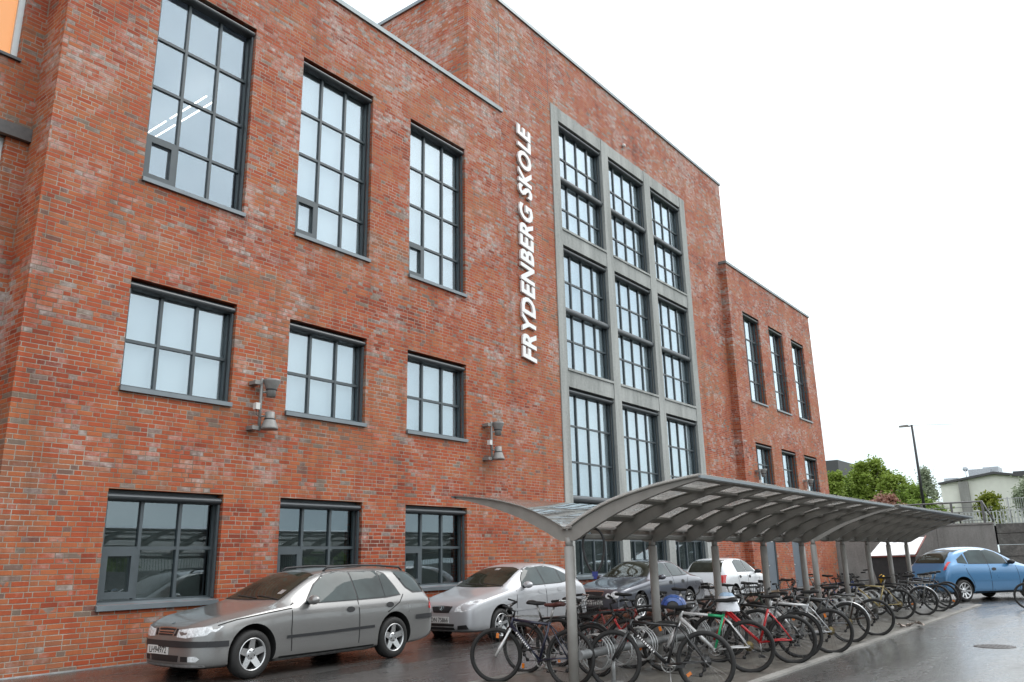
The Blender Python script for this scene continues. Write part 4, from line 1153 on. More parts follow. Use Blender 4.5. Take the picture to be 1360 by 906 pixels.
estate = dict(squeeze=(.72,.86), hw=.896, axles=(.955, 3.658), tyre=.318, ws=(1.46, 1.9),
    rows=[(0.0,.30,.60,.56,.26,.18),(.03,.22,.68,.63,.46,.32),(.10,.175,.735,.685,.60,.42),(.24,.165,.78,.72,.745,.52),(.46,.16,.83,.765,.85,.60),(.80,.16,.875,.815,.889,.64),(1.22,.16,.94,.875,.896,.67),
          (1.46,.16,.985,.90,.896,.68),(1.72,.16,1.14,.905,.896,.655),(2.10,.16,1.345,.905,.896,.615),(2.42,.16,1.425,.91,.896,.60),(2.9,.16,1.452,.915,.896,.60),(3.5,.16,1.442,.925,.893,.595),(4.1,.165,1.405,.935,.882,.58),
          (4.38,.18,1.345,.935,.87,.565),(4.54,.20,1.21,.93,.855,.565),(4.66,.23,1.02,.89,.835,.57),(4.75,.25,.80,.745,.78,.50),(4.80,.30,.66,.62,.66,.40)],
    windows=[('f',[(1.86,.935),(2.865,.945),(2.825,1.355),(2.56,1.365),(2.36,1.33),(2.12,1.20)]),('r',[(2.895,.947),(3.46,.955),(3.44,1.36),(2.855,1.358)]),('q',[(3.475,.957),(3.82,.985),(3.74,1.12),(3.62,1.30),(3.465,1.355)]),('c',[(3.84,1.345),(4.30,1.305),(4.55,1.035),(4.45,1.005),(4.16,1.015),(4.02,1.085)])],
    gaps=[[(1.60,.30),(1.58,.60),(1.60,.93),(1.66,.955)],[(2.88,.30),(2.88,.7),(2.87,.99)],[(3.36,.34),(3.36,.50),(3.50,.72),(3.78,.86),(3.90,.98)],[(.40,.725),(.7,.785),(1.2,.845),(1.60,.885)]],
    strip=[(1.50,.50),(2.2,.505),(3.20,.525)], sill=[(1.40,.235),(2.3,.235),(3.22,.24)], handles=[(2.70,.805),(3.55,.83)], mirror=(1.92,.985),
    screen=[(1.50,-.66),(1.47,-.35),(1.455,0),(1.47,.35),(1.50,.66),(1.72,.625),(2.02,.575),(2.20,.545),(2.24,.3),(2.25,0),(2.24,-.3),(2.20,-.545),(2.02,-.575),(1.72,-.625)],
    patches=[('headlight',[(.27,.585),(.29,.672),(.50,.695),(.72,.715),(.82,.715),(.80,.66),(.70,.60),(.45,.572)],'front','lens',.006),
        ('grille',[(-.17,.60),(-.20,.69),(.20,.69),(.17,.60)],'front','black',.006),('grille_side',[(.195,.60),(.225,.685),(.275,.685),(.255,.60)],'front','black',.006),
        ('bumper_strip',[(-.74,.455),(-.74,.53),(-.3,.535),(.3,.535),(.74,.53),(.74,.455),(.3,.45),(-.3,.45)],'front','trim',.012),
        ('bumper_strip',[(.58,.455),(.40,.455),(.26,.455),(.26,.53),(.40,.53),(.58,.53)],'left','trim',.012),('bumper_strip',[(.58,.455),(.40,.455),(.26,.455),(.26,.53),(.40,.53),(.58,.53)],'right','trim',.012),('side_skirt',[(1.36,.165),(1.36,.225),(3.24,.235),(3.24,.17)],'left','galv',.012),
        ('air_intake',[(-.32,.27),(-.34,.35),(.34,.35),(.32,.27)],'front','black',.006),('side_intake',[(.38,.275),(.38,.34),(.50,.34),(.50,.275)],'front','black',.006),
        ('fog_lamp',[(.51,.275),(.51,.34),(.62,.345),(.66,.31),(.62,.275)],'front','lens',.008),
        ('rear_window',[(-.60,1.03),(-.50,1.31),(.50,1.31),(.60,1.03)],'rear','screen',.006),
        ('tail_light',[(.56,.72),(.56,.90),(.80,.94),(.82,.74)],'rear','redlamp',.006),('tail_light',[(4.66,.715),(4.56,.73),(4.60,.88),(4.66,.93),(4.70,.80)],'left','redlamp',.006),('tail_light',[(4.66,.715),(4.56,.73),(4.60,.88),(4.66,.93),(4.70,.80)],'right','redlamp',.006),
        ('bumper_strip',[(4.16,.57),(4.16,.64),(4.5,.645),(4.74,.64),(4.74,.57),(4.5,.57)],'left','trim',.012),('bumper_strip',[(4.16,.57),(4.16,.64),(4.74,.64),(4.74,.57)],'right','trim',.012),
        ('bonnet_badge',[(.13,-.03),(.12,0),(.13,.03),(.17,.03),(.18,0),(.17,-.03)],'top','chrome',.005),
        ('screen_sticker',[(1.62,-.46),(1.62,-.56),(1.72,-.555),(1.72,-.455)],'top','galv',.008)],
    mirrored=('headlight','grille_side','side_intake','fog_lamp','tail_light'),
    lines=[('grille_bar',[(-.18,.655),(.18,.655)],'front',.016,'chrome'),('grille_bar',[(-.175,.625),(.175,.625)],'front',.010,'chrome'),('grille_bar',[(-.20,.69),(0,.697),(.20,.69)],'front',.014,'chrome'),('grille_bar',[(-.185,.60),(-.21,.69)],'front',.016,'chrome'),('grille_bar',[(.185,.60),(.21,.69)],'front',.016,'chrome'),
        ('bonnet_crease',[(.42,-.36),(.9,-.42),(1.40,-.47)],'top',.012,'paint'),('bonnet_crease',[(.42,.36),(.9,.42),(1.40,.47)],'top',.012,'paint'),('bumper_lip',[(-.7,.225),(0,.22),(.7,.225)],'front',.03,'galv')],
    rails=[(2.5,.52),(3.0,.525),(3.6,.52),(4.1,.505)], plates=[('LH94972','front',.16,.41,False)], spokes=5)
P_est = car_paint('warm_silver_paint', (.240,.238,.232))
make_car('estate_car', 'warm silver grey estate car with roof rails, nearest the left corner of the school', (6.23,10.93,0), 0, estate, P_est)

hatch = dict(hw=.855, axles=(.86, 3.46), tyre=.305, ws=(1.12, 1.7),
    rows=[(0.0,.32,.58,.54,.50,.34),(.03,.23,.68,.62,.66,.44),(.12,.19,.77,.70,.765,.50),(.35,.185,.85,.785,.83,.56),(.75,.185,.925,.86,.852,.60),(1.08,.185,.985,.915,.855,.64),
          (1.35,.185,1.13,.945,.855,.62),(1.75,.185,1.33,.965,.855,.565),(2.10,.185,1.435,.98,.855,.55),(2.55,.185,1.47,.99,.855,.545),(3.05,.185,1.45,1.0,.852,.54),(3.5,.19,1.385,1.005,.842,.53),
          (3.80,.20,1.26,1.0,.828,.535),(3.98,.22,1.07,.97,.805,.55),(4.10,.25,.86,.80,.77,.50),(4.17,.31,.68,.64,.70,.42)],
    windows=[('f',[(1.62,1.005),(2.385,1.02),(2.345,1.36),(2.10,1.37),(1.92,1.315),(1.72,1.17)]),('r',[(2.415,1.022),(3.06,1.035),(3.04,1.325),(2.70,1.37),(2.375,1.372)]),('q',[(3.075,1.04),(3.46,1.07),(3.36,1.20),(3.09,1.31)])],
    gaps=[[(1.36,.30),(1.34,.62),(1.38,.93)],[(2.40,.30),(2.40,.7),(2.40,1.0)],[(3.10,.36),(3.12,.52),(3.32,.75),(3.52,1.0)]],
    strip=[(1.30,.56),(2.1,.575),(3.06,.60)], stripw=.05, sill=[(1.28,.24),(2.2,.24),(3.05,.245)], handles=[(2.20,.88),(2.92,.90)], mirror=(1.66,1.03),
    screen=[(1.14,-.60),(1.09,-.3),(1.075,0),(1.09,.3),(1.14,.60),(1.40,.585),(1.66,.545),(1.86,.51),(1.93,.3),(1.95,0),(1.93,-.3),(1.86,-.51),(1.66,-.545),(1.40,-.585)],
    patches=[('headlight',[(.34,.585),(.36,.65),(.50,.735),(.70,.80),(.775,.79),(.76,.70),(.68,.62),(.52,.58)],'front','lens',.006),
        ('grille',[(-.20,.56),(-.27,.67),(.27,.67),(.20,.56)],'front','black',.006),
        ('air_intake',[(-.33,.25),(-.33,.36),(.33,.36),(.33,.25)],'front','black',.006),('side_intake',[(.40,.26),(.42,.33),(.62,.35),(.66,.27)],'front','black',.006),
        ('badge',[(.06*math.cos(t),.645+.038*math.sin(t)) for t in [2*math.pi*i/16 for i in range(16)]],'front','chrome',.012),
        ('badge_core',[(.045*math.cos(t),.645+.026*math.sin(t)) for t in [2*math.pi*i/16 for i in range(16)]],'front','black',.015),
        ('badge_loop',[(.020*math.cos(t),.645+.030*math.sin(t)) for t in [2*math.pi*i/16 for i in range(16)]],'front','chrome',.018),
        ('rear_window',[(-.58,1.06),(-.46,1.33),(.46,1.33),(.58,1.06)],'rear','screen',.006),
        ('tail_light',[(.54,.78),(.54,.96),(.70,1.02),(.76,.80)],'rear','redlamp',.006),('screen_sticker',[(1.76,-.06),(1.76,.06),(1.86,.06),(1.86,-.06)],'top','galv',.008)],
    mirrored=('headlight','side_intake','tail_light'),
    lines=[('grille_bar',[(-.27,.672),(0,.682),(.27,.672)],'front',.016,'chrome'),('grille_bar',[(-.33,.305),(.33,.305)],'front',.014,'galv'),('bumper_lip',[(-.62,.238),(0,.235),(.62,.238)],'front',.02,'galv')],
    plates=[('DN 75866','front',.06,.43,True)], spokes=7, spokew=(.034,.026))
P_hat = car_paint('pale_silver_blue_paint', (.445,.452,.468), metal=.35, rough=.42)
hatch['stripmat'] = P_hat
hatch['handlemat'] = P_hat
make_car('hatchback_car', 'pale silver hatchback parked right behind the silver grey estate', (12.02,10.97,0), 0, hatch, P_hat, sc=.975)

saloon = dict(hw=.87, axles=(.84, 3.58), tyre=.312, ws=(1.48, 1.9),
    rows=[(0.0,.30,.60,.56,.56,.40),(.02,.22,.70,.64,.70,.48),(.10,.19,.775,.71,.80,.54),(.34,.185,.83,.77,.855,.60),(.85,.185,.885,.83,.87,.64),(1.25,.185,.935,.88,.87,.66),
          (1.48,.185,.985,.91,.87,.67),(1.80,.185,1.16,.93,.87,.62),(2.18,.185,1.355,.94,.87,.565),(2.5,.185,1.42,.945,.87,.55),(2.95,.185,1.43,.95,.87,.55),(3.35,.185,1.37,.955,.865,.545),(3.72,.19,1.18,.955,.86,.58),
          (3.98,.20,1.03,.955,.85,.64),(4.3,.21,.985,.935,.835,.63),(4.6,.24,.95,.885,.80,.58),(4.72,.28,.80,.75,.76,.52),(4.76,.33,.66,.62,.70,.46)],
    windows=[('f',[(1.92,.985),(2.62,.995),(2.58,1.315),(2.38,1.325),(2.10,1.195)]),('r',[(2.70,.997),(3.30,1.005),(3.26,1.245),(3.02,1.315),(2.66,1.32)]),('q',[(3.35,1.007),(3.66,1.02),(3.52,1.12),(3.33,1.21)])],
    gaps=[[(1.58,.30),(1.56,.60),(1.60,.92)],[(2.66,.30),(2.66,.97)],[(3.26,.36),(3.30,.6),(3.55,.95)]],
    strip=[(1.30,.50),(2.1,.505),(3.2,.51)], handles=[(2.48,.84),(3.20,.85)], mirror=(1.86,.99),
    screen=[(1.54,-.66),(1.49,-.3),(1.48,0),(1.49,.3),(1.54,.66),(1.82,.60),(2.06,.555),(2.24,.525),(2.29,.3),(2.30,0),(2.29,-.3),(2.24,-.525),(2.06,-.555),(1.82,-.60)],
    patches=[('headlight',[(.60+.105*math.cos(t),.62+.085*math.sin(t)) for t in [2*math.pi*i/16 for i in range(16)]],'front','lens',.008),
        ('small_headlight',[(.42+.075*math.cos(t),.60+.062*math.sin(t)) for t in [2*math.pi*i/16 for i in range(16)]],'front','lens',.008),
        ('grille',[(-.22,.53),(-.28,.70),(.28,.70),(.22,.53)],'front','black',.006),('air_intake',[(-.4,.25),(-.4,.34),(.4,.34),(.4,.25)],'front','black',.006),
        ('rear_window',[(3.36,-.50),(3.36,.50),(3.92,.58),(3.92,-.58)],'top','screen',.006),('tail_light',[(.50,.66),(.50,.84),(.76,.84),(.76,.68)],'rear','redlamp',.006)],
    mirrored=('headlight','small_headlight','tail_light'),
    lines=[('grille_bar',[(-.285,.705),(0,.715),(.285,.705)],'front',.02,'chrome'),('grille_bar',[(-.285,.705),(-.225,.53)],'front',.016,'chrome'),('grille_bar',[(.285,.705),(.225,.53)],'front',.016,'chrome'),
        ('bonnet_crease',[(.25,-.34),(.9,-.44),(1.42,-.52)],'top',.014,'chrome')],
    plates=[('DE 20720','front',0,.44,False)], spokes=8, spokew=(.030,.022))
P_sal = car_paint('dark_blue_grey_paint', (.10,.105,.125))
make_car('saloon_car', 'dark blue grey saloon with round headlamps, parked behind the hanging cable lock', (17.5,10.98,0), 0, saloon, P_sal)

small = dict(hw=.82, axles=(.72, 3.12), tyre=.285, ws=(.98, 1.5),
    rows=[(0.0,.32,.60,.56,.52,.38),(.03,.24,.70,.64,.66,.46),(.12,.20,.78,.72,.75,.52),(.35,.19,.85,.80,.80,.56),(.70,.19,.915,.865,.818,.60),(.96,.19,.965,.90,.82,.62),
          (1.25,.19,1.15,.925,.82,.585),(1.60,.19,1.34,.935,.82,.545),(1.90,.19,1.405,.94,.82,.535),(2.4,.19,1.42,.945,.82,.53),(2.9,.19,1.405,.95,.816,.53),(3.22,.195,1.35,.955,.808,.525),
          (3.42,.21,1.18,.95,.795,.54),(3.55,.23,.99,.91,.78,.55),(3.66,.27,.80,.76,.74,.50),(3.715,.32,.64,.60,.68,.44)],
    windows=[('f',[(1.36,.975),(2.06,.985),(2.04,1.31),(1.78,1.325),(1.56,1.20)]),('r',[(2.13,.985),(2.80,.995),(2.74,1.28),(2.48,1.325),(2.10,1.325)])],
    gaps=[[(1.16,.30),(1.14,.6),(1.18,.91)],[(2.10,.30),(2.10,.96)],[(2.74,.4),(2.80,.6),(2.9,.95)]],
    strip=[(1.1,.50),(2.0,.50),(2.75,.505)], handles=[(1.95,.83),(2.7,.84)], mirror=(1.40,.98), mirrormat=M['black'],
    screen=[(1.02,-.58),(.97,0),(1.02,.58),(1.30,.55),(1.62,.49),(1.66,0),(1.62,-.49),(1.30,-.55)],
    patches=[('headlight',[(.36,.60),(.36,.72),(.62,.76),(.70,.74),(.66,.62)],'front','lens',.006),('grille',[(-.3,.60),(-.3,.68),(.3,.68),(.3,.60)],'front','black',.006),
        ('rear_window',[(-.55,.99),(-.49,1.33),(-.3,1.345),(.3,1.345),(.49,1.33),(.55,.99)],'rear','screen',.006),
        ('tail_light',[(.53,.68),(.53,.90),(.72,.91),(.72,.68)],'rear','redlamp',.006),('tail_light_side',[(3.44,.70),(3.44,.90),(3.60,.90),(3.66,.70)],'left','redlamp',.006)],
    mirrored=('headlight','tail_light'), plates=[('BL 31 405','rear',0,.60,False)], spokes=6, spokew=(.04,.03))
P_sma = car_paint('white_car_paint', (.70,.72,.74), metal=.0, rough=.35)
# faces away: its tail is nearest the viewer
make_car('small_white_car', 'small white hatchback seen from behind, last in the row along the wall', (27.75,11.1,0), rad(180), small, P_sma)

round_ = dict(hw=.835, axles=(.78, 3.24), tyre=.30, ws=(.95, 1.6),
    rows=[(0.0,.32,.58,.54,.48,.32),(.03,.23,.70,.63,.64,.42),(.14,.19,.82,.74,.76,.48),(.40,.185,.93,.84,.82,.54),(.72,.185,1.0,.90,.834,.57),(.98,.185,1.07,.94,.835,.58),
          (1.3,.185,1.24,.955,.835,.57),(1.65,.185,1.42,.965,.835,.545),(2.0,.185,1.50,.975,.835,.535),(2.4,.185,1.52,.985,.835,.53),(2.85,.185,1.485,.995,.83,.525),(3.25,.19,1.38,1.0,.82,.52),
          (3.52,.20,1.20,.99,.805,.53),(3.68,.22,1.0,.92,.785,.54),(3.79,.26,.80,.76,.74,.48),(3.85,.32,.64,.60,.66,.40)],
    windows=[('v',[(1.26,1.015),(1.44,1.02),(1.44,1.17)]),('f',[(1.50,1.02),(2.23,1.03),(2.21,1.385),(1.98,1.40),(1.74,1.33),(1.52,1.21)]),('r',[(2.265,1.03),(2.92,1.04),(2.86,1.33),(2.62,1.395),(2.23,1.405)]),('q',[(2.99,1.045),(3.26,1.07),(3.22,1.16),(2.97,1.29)])],
    gaps=[[(1.20,.30),(1.18,.62),(1.22,.95)],[(2.24,.28),(2.24,1.02)],[(2.86,.36),(2.90,.55),(3.05,.78),(3.1,1.0)]],
    strip=[(1.2,.57),(2.0,.575),(2.85,.585)], stripw=.045, sill=[(1.15,.25),(2.0,.25),(2.85,.255)], handles=[(2.08,.87)], mirror=(1.44,1.06), mirrormat=M['black'],
    screen=[(.98,-.55),(.93,0),(.98,.55),(1.28,.54),(1.62,.50),(1.68,0),(1.62,-.50),(1.28,-.54)],
    patches=[('headlight',[(.38,.62),(.40,.76),(.60,.83),(.68,.80),(.62,.66)],'front','lens',.006),('grille',[(-.3,.55),(-.3,.64),(.3,.64),(.3,.55)],'front','black',.006),
        ('rear_window',[(-.56,1.06),(-.52,1.24),(-.40,1.37),(.40,1.37),(.52,1.24),(.56,1.06)],'rear','screen',.006),
        ('tail_light',[(.625,.86),(.615,1.10),(.665,1.09),(.70,.88)],'rear','redlamp',.006),('rear_strip',[(-.5,.52),(-.5,.58),(.5,.58),(.5,.52)],'rear','trim',.008)],
    mirrored=('headlight','tail_light'), lines=[('roof_spoiler',[(-.48,1.39),(0,1.42),(.48,1.39)],'rear',.05,'trim')], plates=[('RJ 48 213','rear',0,.70,False)], spokes=9, spokew=(.024,.018))
P_rou = car_paint('sky_blue_paint', (.060,.190,.365), metal=.3)
round_['stripmat'] = P_rou
# rear wheel near (29.0,4.95); nose points right and away
hd = Vector((.82,-.573)).normalized(); rzc = math.atan2(-hd.y, -hd.x)   # local +x runs front to rear
rear = Vector((28.3,4.70)); side = Vector((-hd.y, hd.x))                # side: car's left
org = rear + side*.76 + hd*3.24*1.05
make_car('round_blue_car', 'light blue round roofed hatchback standing across the end of the yard', (org.x, org.y, 0), rzc, round_, P_rou, group=None, sc=1.05)
# ------------------------------------------------------------------ bicycles
M['grip'] = simple('grip_rubber', (.012,.012,.012), .8)
M['saddlemat'] = simple('saddle_vinyl', (.014,.013,.013), .5, var=.2)
M['saddlebrown'] = simple('brown_saddle_vinyl', (.075,.022,.018), .5, var=.2)
M['whitegrip'] = simple('white_grip', (.62,.60,.57), .6)
M['gold'] = simple('worn_gold_sprocket', (.20,.155,.07), .45, metal=.8, var=.25, scale=25)
M['wire'] = simple('spoke_wire', (.22,.22,.22), .4, metal=.8)
M['darkrim'] = simple('dark_rim', (.05,.05,.05), .4, metal=.6)
M['basket'] = simple('basket_wire', (.03,.03,.03), .5)
BK = 'bicycles parked at the racks'
_bp = {}
def bpaint(col, metal=.2):
    k = (col, metal)
    if k not in _bp: _bp[k] = simple('bike_paint_%d' % len(_bp), col, .32, metal=metal, var=.08, coat=.6, scale=16)
    return _bp[k]

def bike(label, x, y, heading, col, lean=0.0, steer=0.0, z0=.0, col2=None, fork=None, step=False, guards=None, basket=False, carrier=False, R=.335,
         saddle='saddlemat', grip='grip', reflector=True, stand=False, bars='flat', kid=1.0, marks=False, col3=None, seat_h=.0, bar_ends=False, name='bicycle', cage=False):
    """x, y: where the rear wheel touches the ground; heading: degrees from +X towards +Y"""
    o = thing(name, label, 'bicycle', (x, y, z0), rad(heading), BK, rx=0)
    o.rotation_euler = (rad(lean), 0, rad(heading)); o.scale = (kid, kid, kid)
    c1 = bpaint(col); c2 = bpaint(col2) if col2 else c1; cf = bpaint(fork) if fork else c1
    wbse = 1.06
    H0 = Vector((0,0,R)); H1 = Vector((wbse,0,R)); BB = Vector((.435,0,R-.045))
    st = Vector((.285,0,.745)); ht0 = Vector((.865,0,.665)); ht1 = Vector((.825,0,.79))
    axis = (ht1-ht0).normalized(); Sm = Matrix.Translation(ht0) @ Matrix.Rotation(rad(steer), 4, axis) @ Matrix.Translation(-ht0)
    ST = lambda q: Sm @ Vector(q)
    # frame
    f = MB(); f.rod(ht0, ht1, .021, 12)
    dt0 = ht0+axis*.035
    f.tube([BB, dt0], [.021,.022], 12)
    f.build('frame', c1, o)
    fr = [q for q in o.children if q.name.startswith('frame')][-1]
    g = MB(); g.tube([BB, st], [.0185,.0165], 10)
    if col3: g.tube([st-Vector((-.012,0,.03)), (st-Vector((-.012,0,.03))).lerp(ht1-axis*.03,.36)], .0195, 10); g.build('seat_tube', c2, fr); g = MB(); c2 = bpaint(col3)
    if step:
        g.tube([dt0+Vector((0,0,.05)), dt0+Vector((-.18,0,-.13)), BB.lerp(st,.42)], .016, 10)
    else:
        f2 = MB(); f2.tube([st-Vector((-.012,0,.03)), ht1-axis*.03], [.0165,.019], 10); f2.build('top_tube', c1, fr)
    for s in (1,-1):
        g.tube([BB+Vector((0,s*.03,0)), Vector((.2,s*.045,R-.01)), H0+Vector((0,s*.062,0))], .0095, 8)
        g.tube([st-Vector((0,-s*.012,.04)), Vector((.20,s*.045,.62)), H0+Vector((0,s*.062,.0))], .0085, 8)
    g.rod(BB-Vector((0,.036,0)), BB+Vector((0,.036,0)), .022, 12)
    g.build('rear_triangle', c2, fr)
    if marks:
        mk = MB(); d = (dt0-BB); L = d.length; u = d.normalized(); nrm = Vector((-u.z,0,u.x))
        r = random.Random(len(label))
        for k in range(9):
            t0 = L*(.34+.052*k); w_ = L*.034
            for s in (1,-1):
                a = BB+u*t0; b = a+u*w_*r.uniform(.6,1)
                y = s*.0225
                mk.quad(a+nrm*.012+Vector((0,y,0)), b+nrm*.012+Vector((0,y,0)), b-nrm*.011+Vector((0,y,0)), a-nrm*.011+Vector((0,y,0)))
        mk.build('lettering', M['white'], fr, fix=False)
    # fork
    k = MB(); crown = ht0-axis*.03
    k.rod(ST(crown-Vector((0,.062,0))), ST(crown+Vector((0,.062,0))), .017, 8); k.rod(ST(ht0), ST(crown), .017, 8)
    for s in (1,-1):
        a = crown+Vector((0,s*.060,0)); b = H1+Vector((0,s*.060,0)); m_ = a.lerp(b,.45)
        k.tube([ST(a), ST(m_), ST(m_.lerp(b,.06)), ST(b)], [.0145,.0145,.020,.0165], 10)
    k.build('fork', cf, o)
    # wheels
    rr = random.Random(label); rimsel = rr.random() < .45
    for hub, fx in ((H0, None), (H1, Sm)):
        base = Matrix.Translation(hub) @ Matrix.Rotation(rad(90), 4, 'X')
        if fx is not None: base = fx @ base
        t = MB(); rt_ = .0275
        t.lathe([(R-rt_+rt_*math.cos(a), rt_*1.0*math.sin(a)) for a in [2*math.pi*i/10 for i in range(10)]], 52, base, closed=True)
        wo = t.build('wheel', M['rubber'], o)
        r = MB(); r.lathe([(R-.050,-.011),(R-.040,-.013),(R-.036,0),(R-.040,.013),(R-.050,.011),(R-.056,0)], 48, base, closed=True); r.build('rim', M['steel'] if rimsel else M['darkrim'], wo)
        s_ = MB(); s_.lathe([(.0,-.05),(.012,-.05),(.020,-.032),(.014,-.02),(.014,.02),(.020,.032),(.012,.05),(0,.05)], 12, base)
        off = rr.uniform(0,1)
        for i in range(28):
            a = 2*math.pi*(i+off)/28; b = a+(.5 if i % 4 < 2 else -.5); zz = .030 if i % 2 else -.030
            s_.tube([base @ Vector((.019*math.cos(b),.019*math.sin(b),zz)), base @ Vector(((R-.052)*math.cos(a),(R-.052)*math.sin(a),0))], .0013, 3, cap=False)
        s_.build('spokes', M['wire'], wo)
        if reflector and rr.random() < .5:
            a = rr.uniform(0,6.28); q = MB(); Mr = base @ Matrix.Rotation(a,4,'Z')
            q.box(R*.62,-.018,-.006,R*.80,.018,.006,Mr); q.build('reflector', M['amber'], wo)
        if guards:
            q = MB(); a0, a1 = ((.12,2.75) if fx is None else (.45,2.9))
            for i in range(20):
                a = a0+(a1-a0)*i/19; ca, sa = math.cos(a), math.sin(a)
                for rd, yy in ((R+.012,-.027),(R+.022,-.012),(R+.022,.012),(R+.012,.027)):
                    p_ = Vector((hub.x-(rd)*ca, yy, hub.z+rd*sa)); q.v.append(tuple(fx @ p_ if fx is not None else p_))
                if i:
                    n = 4*i
                    for j in range(3): q.face((n-4+j,n-3+j,n+1+j,n+j))
            q.sm = True; q.build('mudguard', bpaint(guards, .5), wo, fix=False)
    # seat
    top = st+(st-BB).normalized()*(.15+seat_h)
    p = MB(); p.rod(st, top, .0135, 10); p.build('seat_post', M['steel'], o)
    sd = MB(); sd.sm = True
    prof = [(-.135,.070,.030),(-.125,.078,.038),(-.07,.074,.040),(-.01,.048,.038),(.06,.026,.034),(.125,.018,.026),(.14,.008,.016)]
    for xx, hw_, th in prof:
        for a in range(10):
            w_ = 2*math.pi*a/10
            sd.v.append((top.x+xx, hw_*math.cos(w_), top.z+.028+th*.75*math.sin(w_)+(.012 if xx < -.05 else 0)))
    for i in range(len(prof)-1):
        for a in range(10): b = (a+1) % 10; sd.face((i*10+a,i*10+b,i*10+10+b,i*10+10+a))
    sd.face(range(10)); sd.face(range((len(prof)-1)*10,len(prof)*10))
    sd.build('saddle', M[saddle], o)
    # bars
    h = MB(); s0 = ST(ht1); s1 = ST(ht1+axis*.075); s2 = ST(ht1+axis*.085+Vector((.075,0,.02)))
    h.tube([s0, s1, s2], [.015,.015,.014], 10)
    if bars == 'flat':
        bpts = [(-.06,-.31,.045),(-.035,-.22,.04),(0,-.10,.012),(0,0,0),(0,.10,.012),(-.035,.22,.04),(-.06,.31,.045)]
    else:
        bpts = [(-.22,-.28,.09),(-.12,-.285,.10),(.02,-.24,.10),(.03,-.12,.05),(0,0,0),(.03,.12,.05),(.02,.24,.10),(-.12,.285,.10),(-.22,.28,.09)]
    stem_tip = ht1+axis*.085+Vector((.075,0,.02))
    bp = [ST(stem_tip+Vector(q)) for q in bpts]
    h.tube(bp, .0115, 8)
    ho = h.build('handlebar', M['black'] if bars == 'flat' else M['chrome'], o)
    for e, nx in ((bp[0],bp[1]),(bp[-1],bp[-2])):
        q = MB(); d = (nx-e).normalized(); q.rod(e-d*.012, e+d*.115, .0165, 10); q.build('grip', M[grip], ho)
        q = MB(); a = e+d*.135; fwd = (ST((1,0,0))-ST((0,0,0))).normalized()
        q.tube([a, a+fwd*.03-Vector((0,0,.012)), e+d*.04+fwd*.055-Vector((0,0,.03))], .006, 6); q.build('brake_lever', M['steel'], ho)
        if bar_ends:
            q = MB(); q.tube([e, e+fwd*.03+Vector((0,0,.015)), e+fwd*.11+Vector((0,0,.04))], .011, 8); q.build('bar_end', M['black'], ho)
    cb = MB(); fwd = (ST((1,0,0))-ST((0,0,0))).normalized()
    for s in (0, -1):
        a = bp[1] if s else bp[-2]
        cb.tube([a+fwd*.02, a+fwd*.10-Vector((0,0,.02)), s0+fwd*.07+Vector((0,0,-.03)), Vector(ht0)+Vector((.0,.02 if s else -.02,.02))], .0028, 5)
    cb.build('brake_cable', M['black'], ho)
    # drive train
    q = MB(); Mc = Matrix.Translation(BB) @ Matrix.Rotation(rad(90),4,'X')
    q.lathe([(.070,.040),(.088,.040),(.088,.045),(.070,.045)],28,Mc,closed=True)
    for i in range(5): q.rod(Mc @ Vector((0,0,.043)), Mc @ Vector((.078*math.cos(i*1.257),.078*math.sin(i*1.257),.043)), .006, 5)
    cra = rr.uniform(0,6.28)
    for s in (1,-1):
        e = BB+Vector((s*.165*math.cos(cra), -s*.062, s*.165*math.sin(cra))); q.rod(BB+Vector((0,-s*.052,0)), e, .010, 6)
    co = q.build('crankset', M['steel'], o)
    for s in (1,-1):
        e = BB+Vector((s*.165*math.cos(cra), -s*.062, s*.165*math.sin(cra))); pd = MB(); pd.box(e.x-.045,min(e.y,e.y-s*.095),e.z-.012,e.x+.045,max(e.y,e.y-s*.095),e.z+.012); pd.build('pedal', M['black'], co)
    q = MB(); Mh = Matrix.Translation(H0) @ Matrix.Rotation(rad(90),4,'X')
    for i in range(6): q.lathe([(.0,.024+.004*i),(.064-.007*i,.024+.004*i),(.064-.007*i,.026+.004*i),(0,.026+.004*i)],20,Mh)
    q.build('sprocket', M['gold'] if rr.random() < .4 else M['darkrim'], o)
    q = MB(); q.tube([H0+Vector((0,-.05,-.03)),H0+Vector((.03,-.05,-.09)),H0+Vector((.07,-.05,-.145))],.009,6)
    for a,b in ((.025,-.085),(.07,-.145)): q.lathe([(0,-.006),(.024,-.006),(.024,.006),(0,.006)],10,Matrix.Translation(H0+Vector((a,-.045,b))) @ Matrix.Rotation(rad(90),4,'X'))
    q.build('derailleur', M['black'], o)
    q = MB(); q.tube([BB+Vector((0,-.043,.086)), H0+Vector((0,-.036,.05))], .004, 4); q.tube([BB+Vector((0,-.043,-.086)), H0+Vector((.07,-.045,-.165))], .004, 4); q.build('chain', M['black'], o)
    if stand:
        q = MB(); q.tube([BB+Vector((-.03,.03,-.01)), BB+Vector((-.06,.16,-R+.06))], .008, 6); q.build('kickstand', M['steel'], o)
    if carrier:
        q = MB(); zc = R*2+.075
        for yy in (-.06,.06): q.tube([(.30,yy,zc-.0),(-.25,yy,zc),(-.28,yy*.3,zc)],.006,6)
        for xx in (-.2,-.05,.1): q.rod((xx,-.06,zc),(xx,.06,zc),.005,5)
        for yy in (-.06,.06): q.rod((-.1,yy,zc),(0,yy*1.05,R),.005,5)
        q.build('carrier', M['steel'], o)
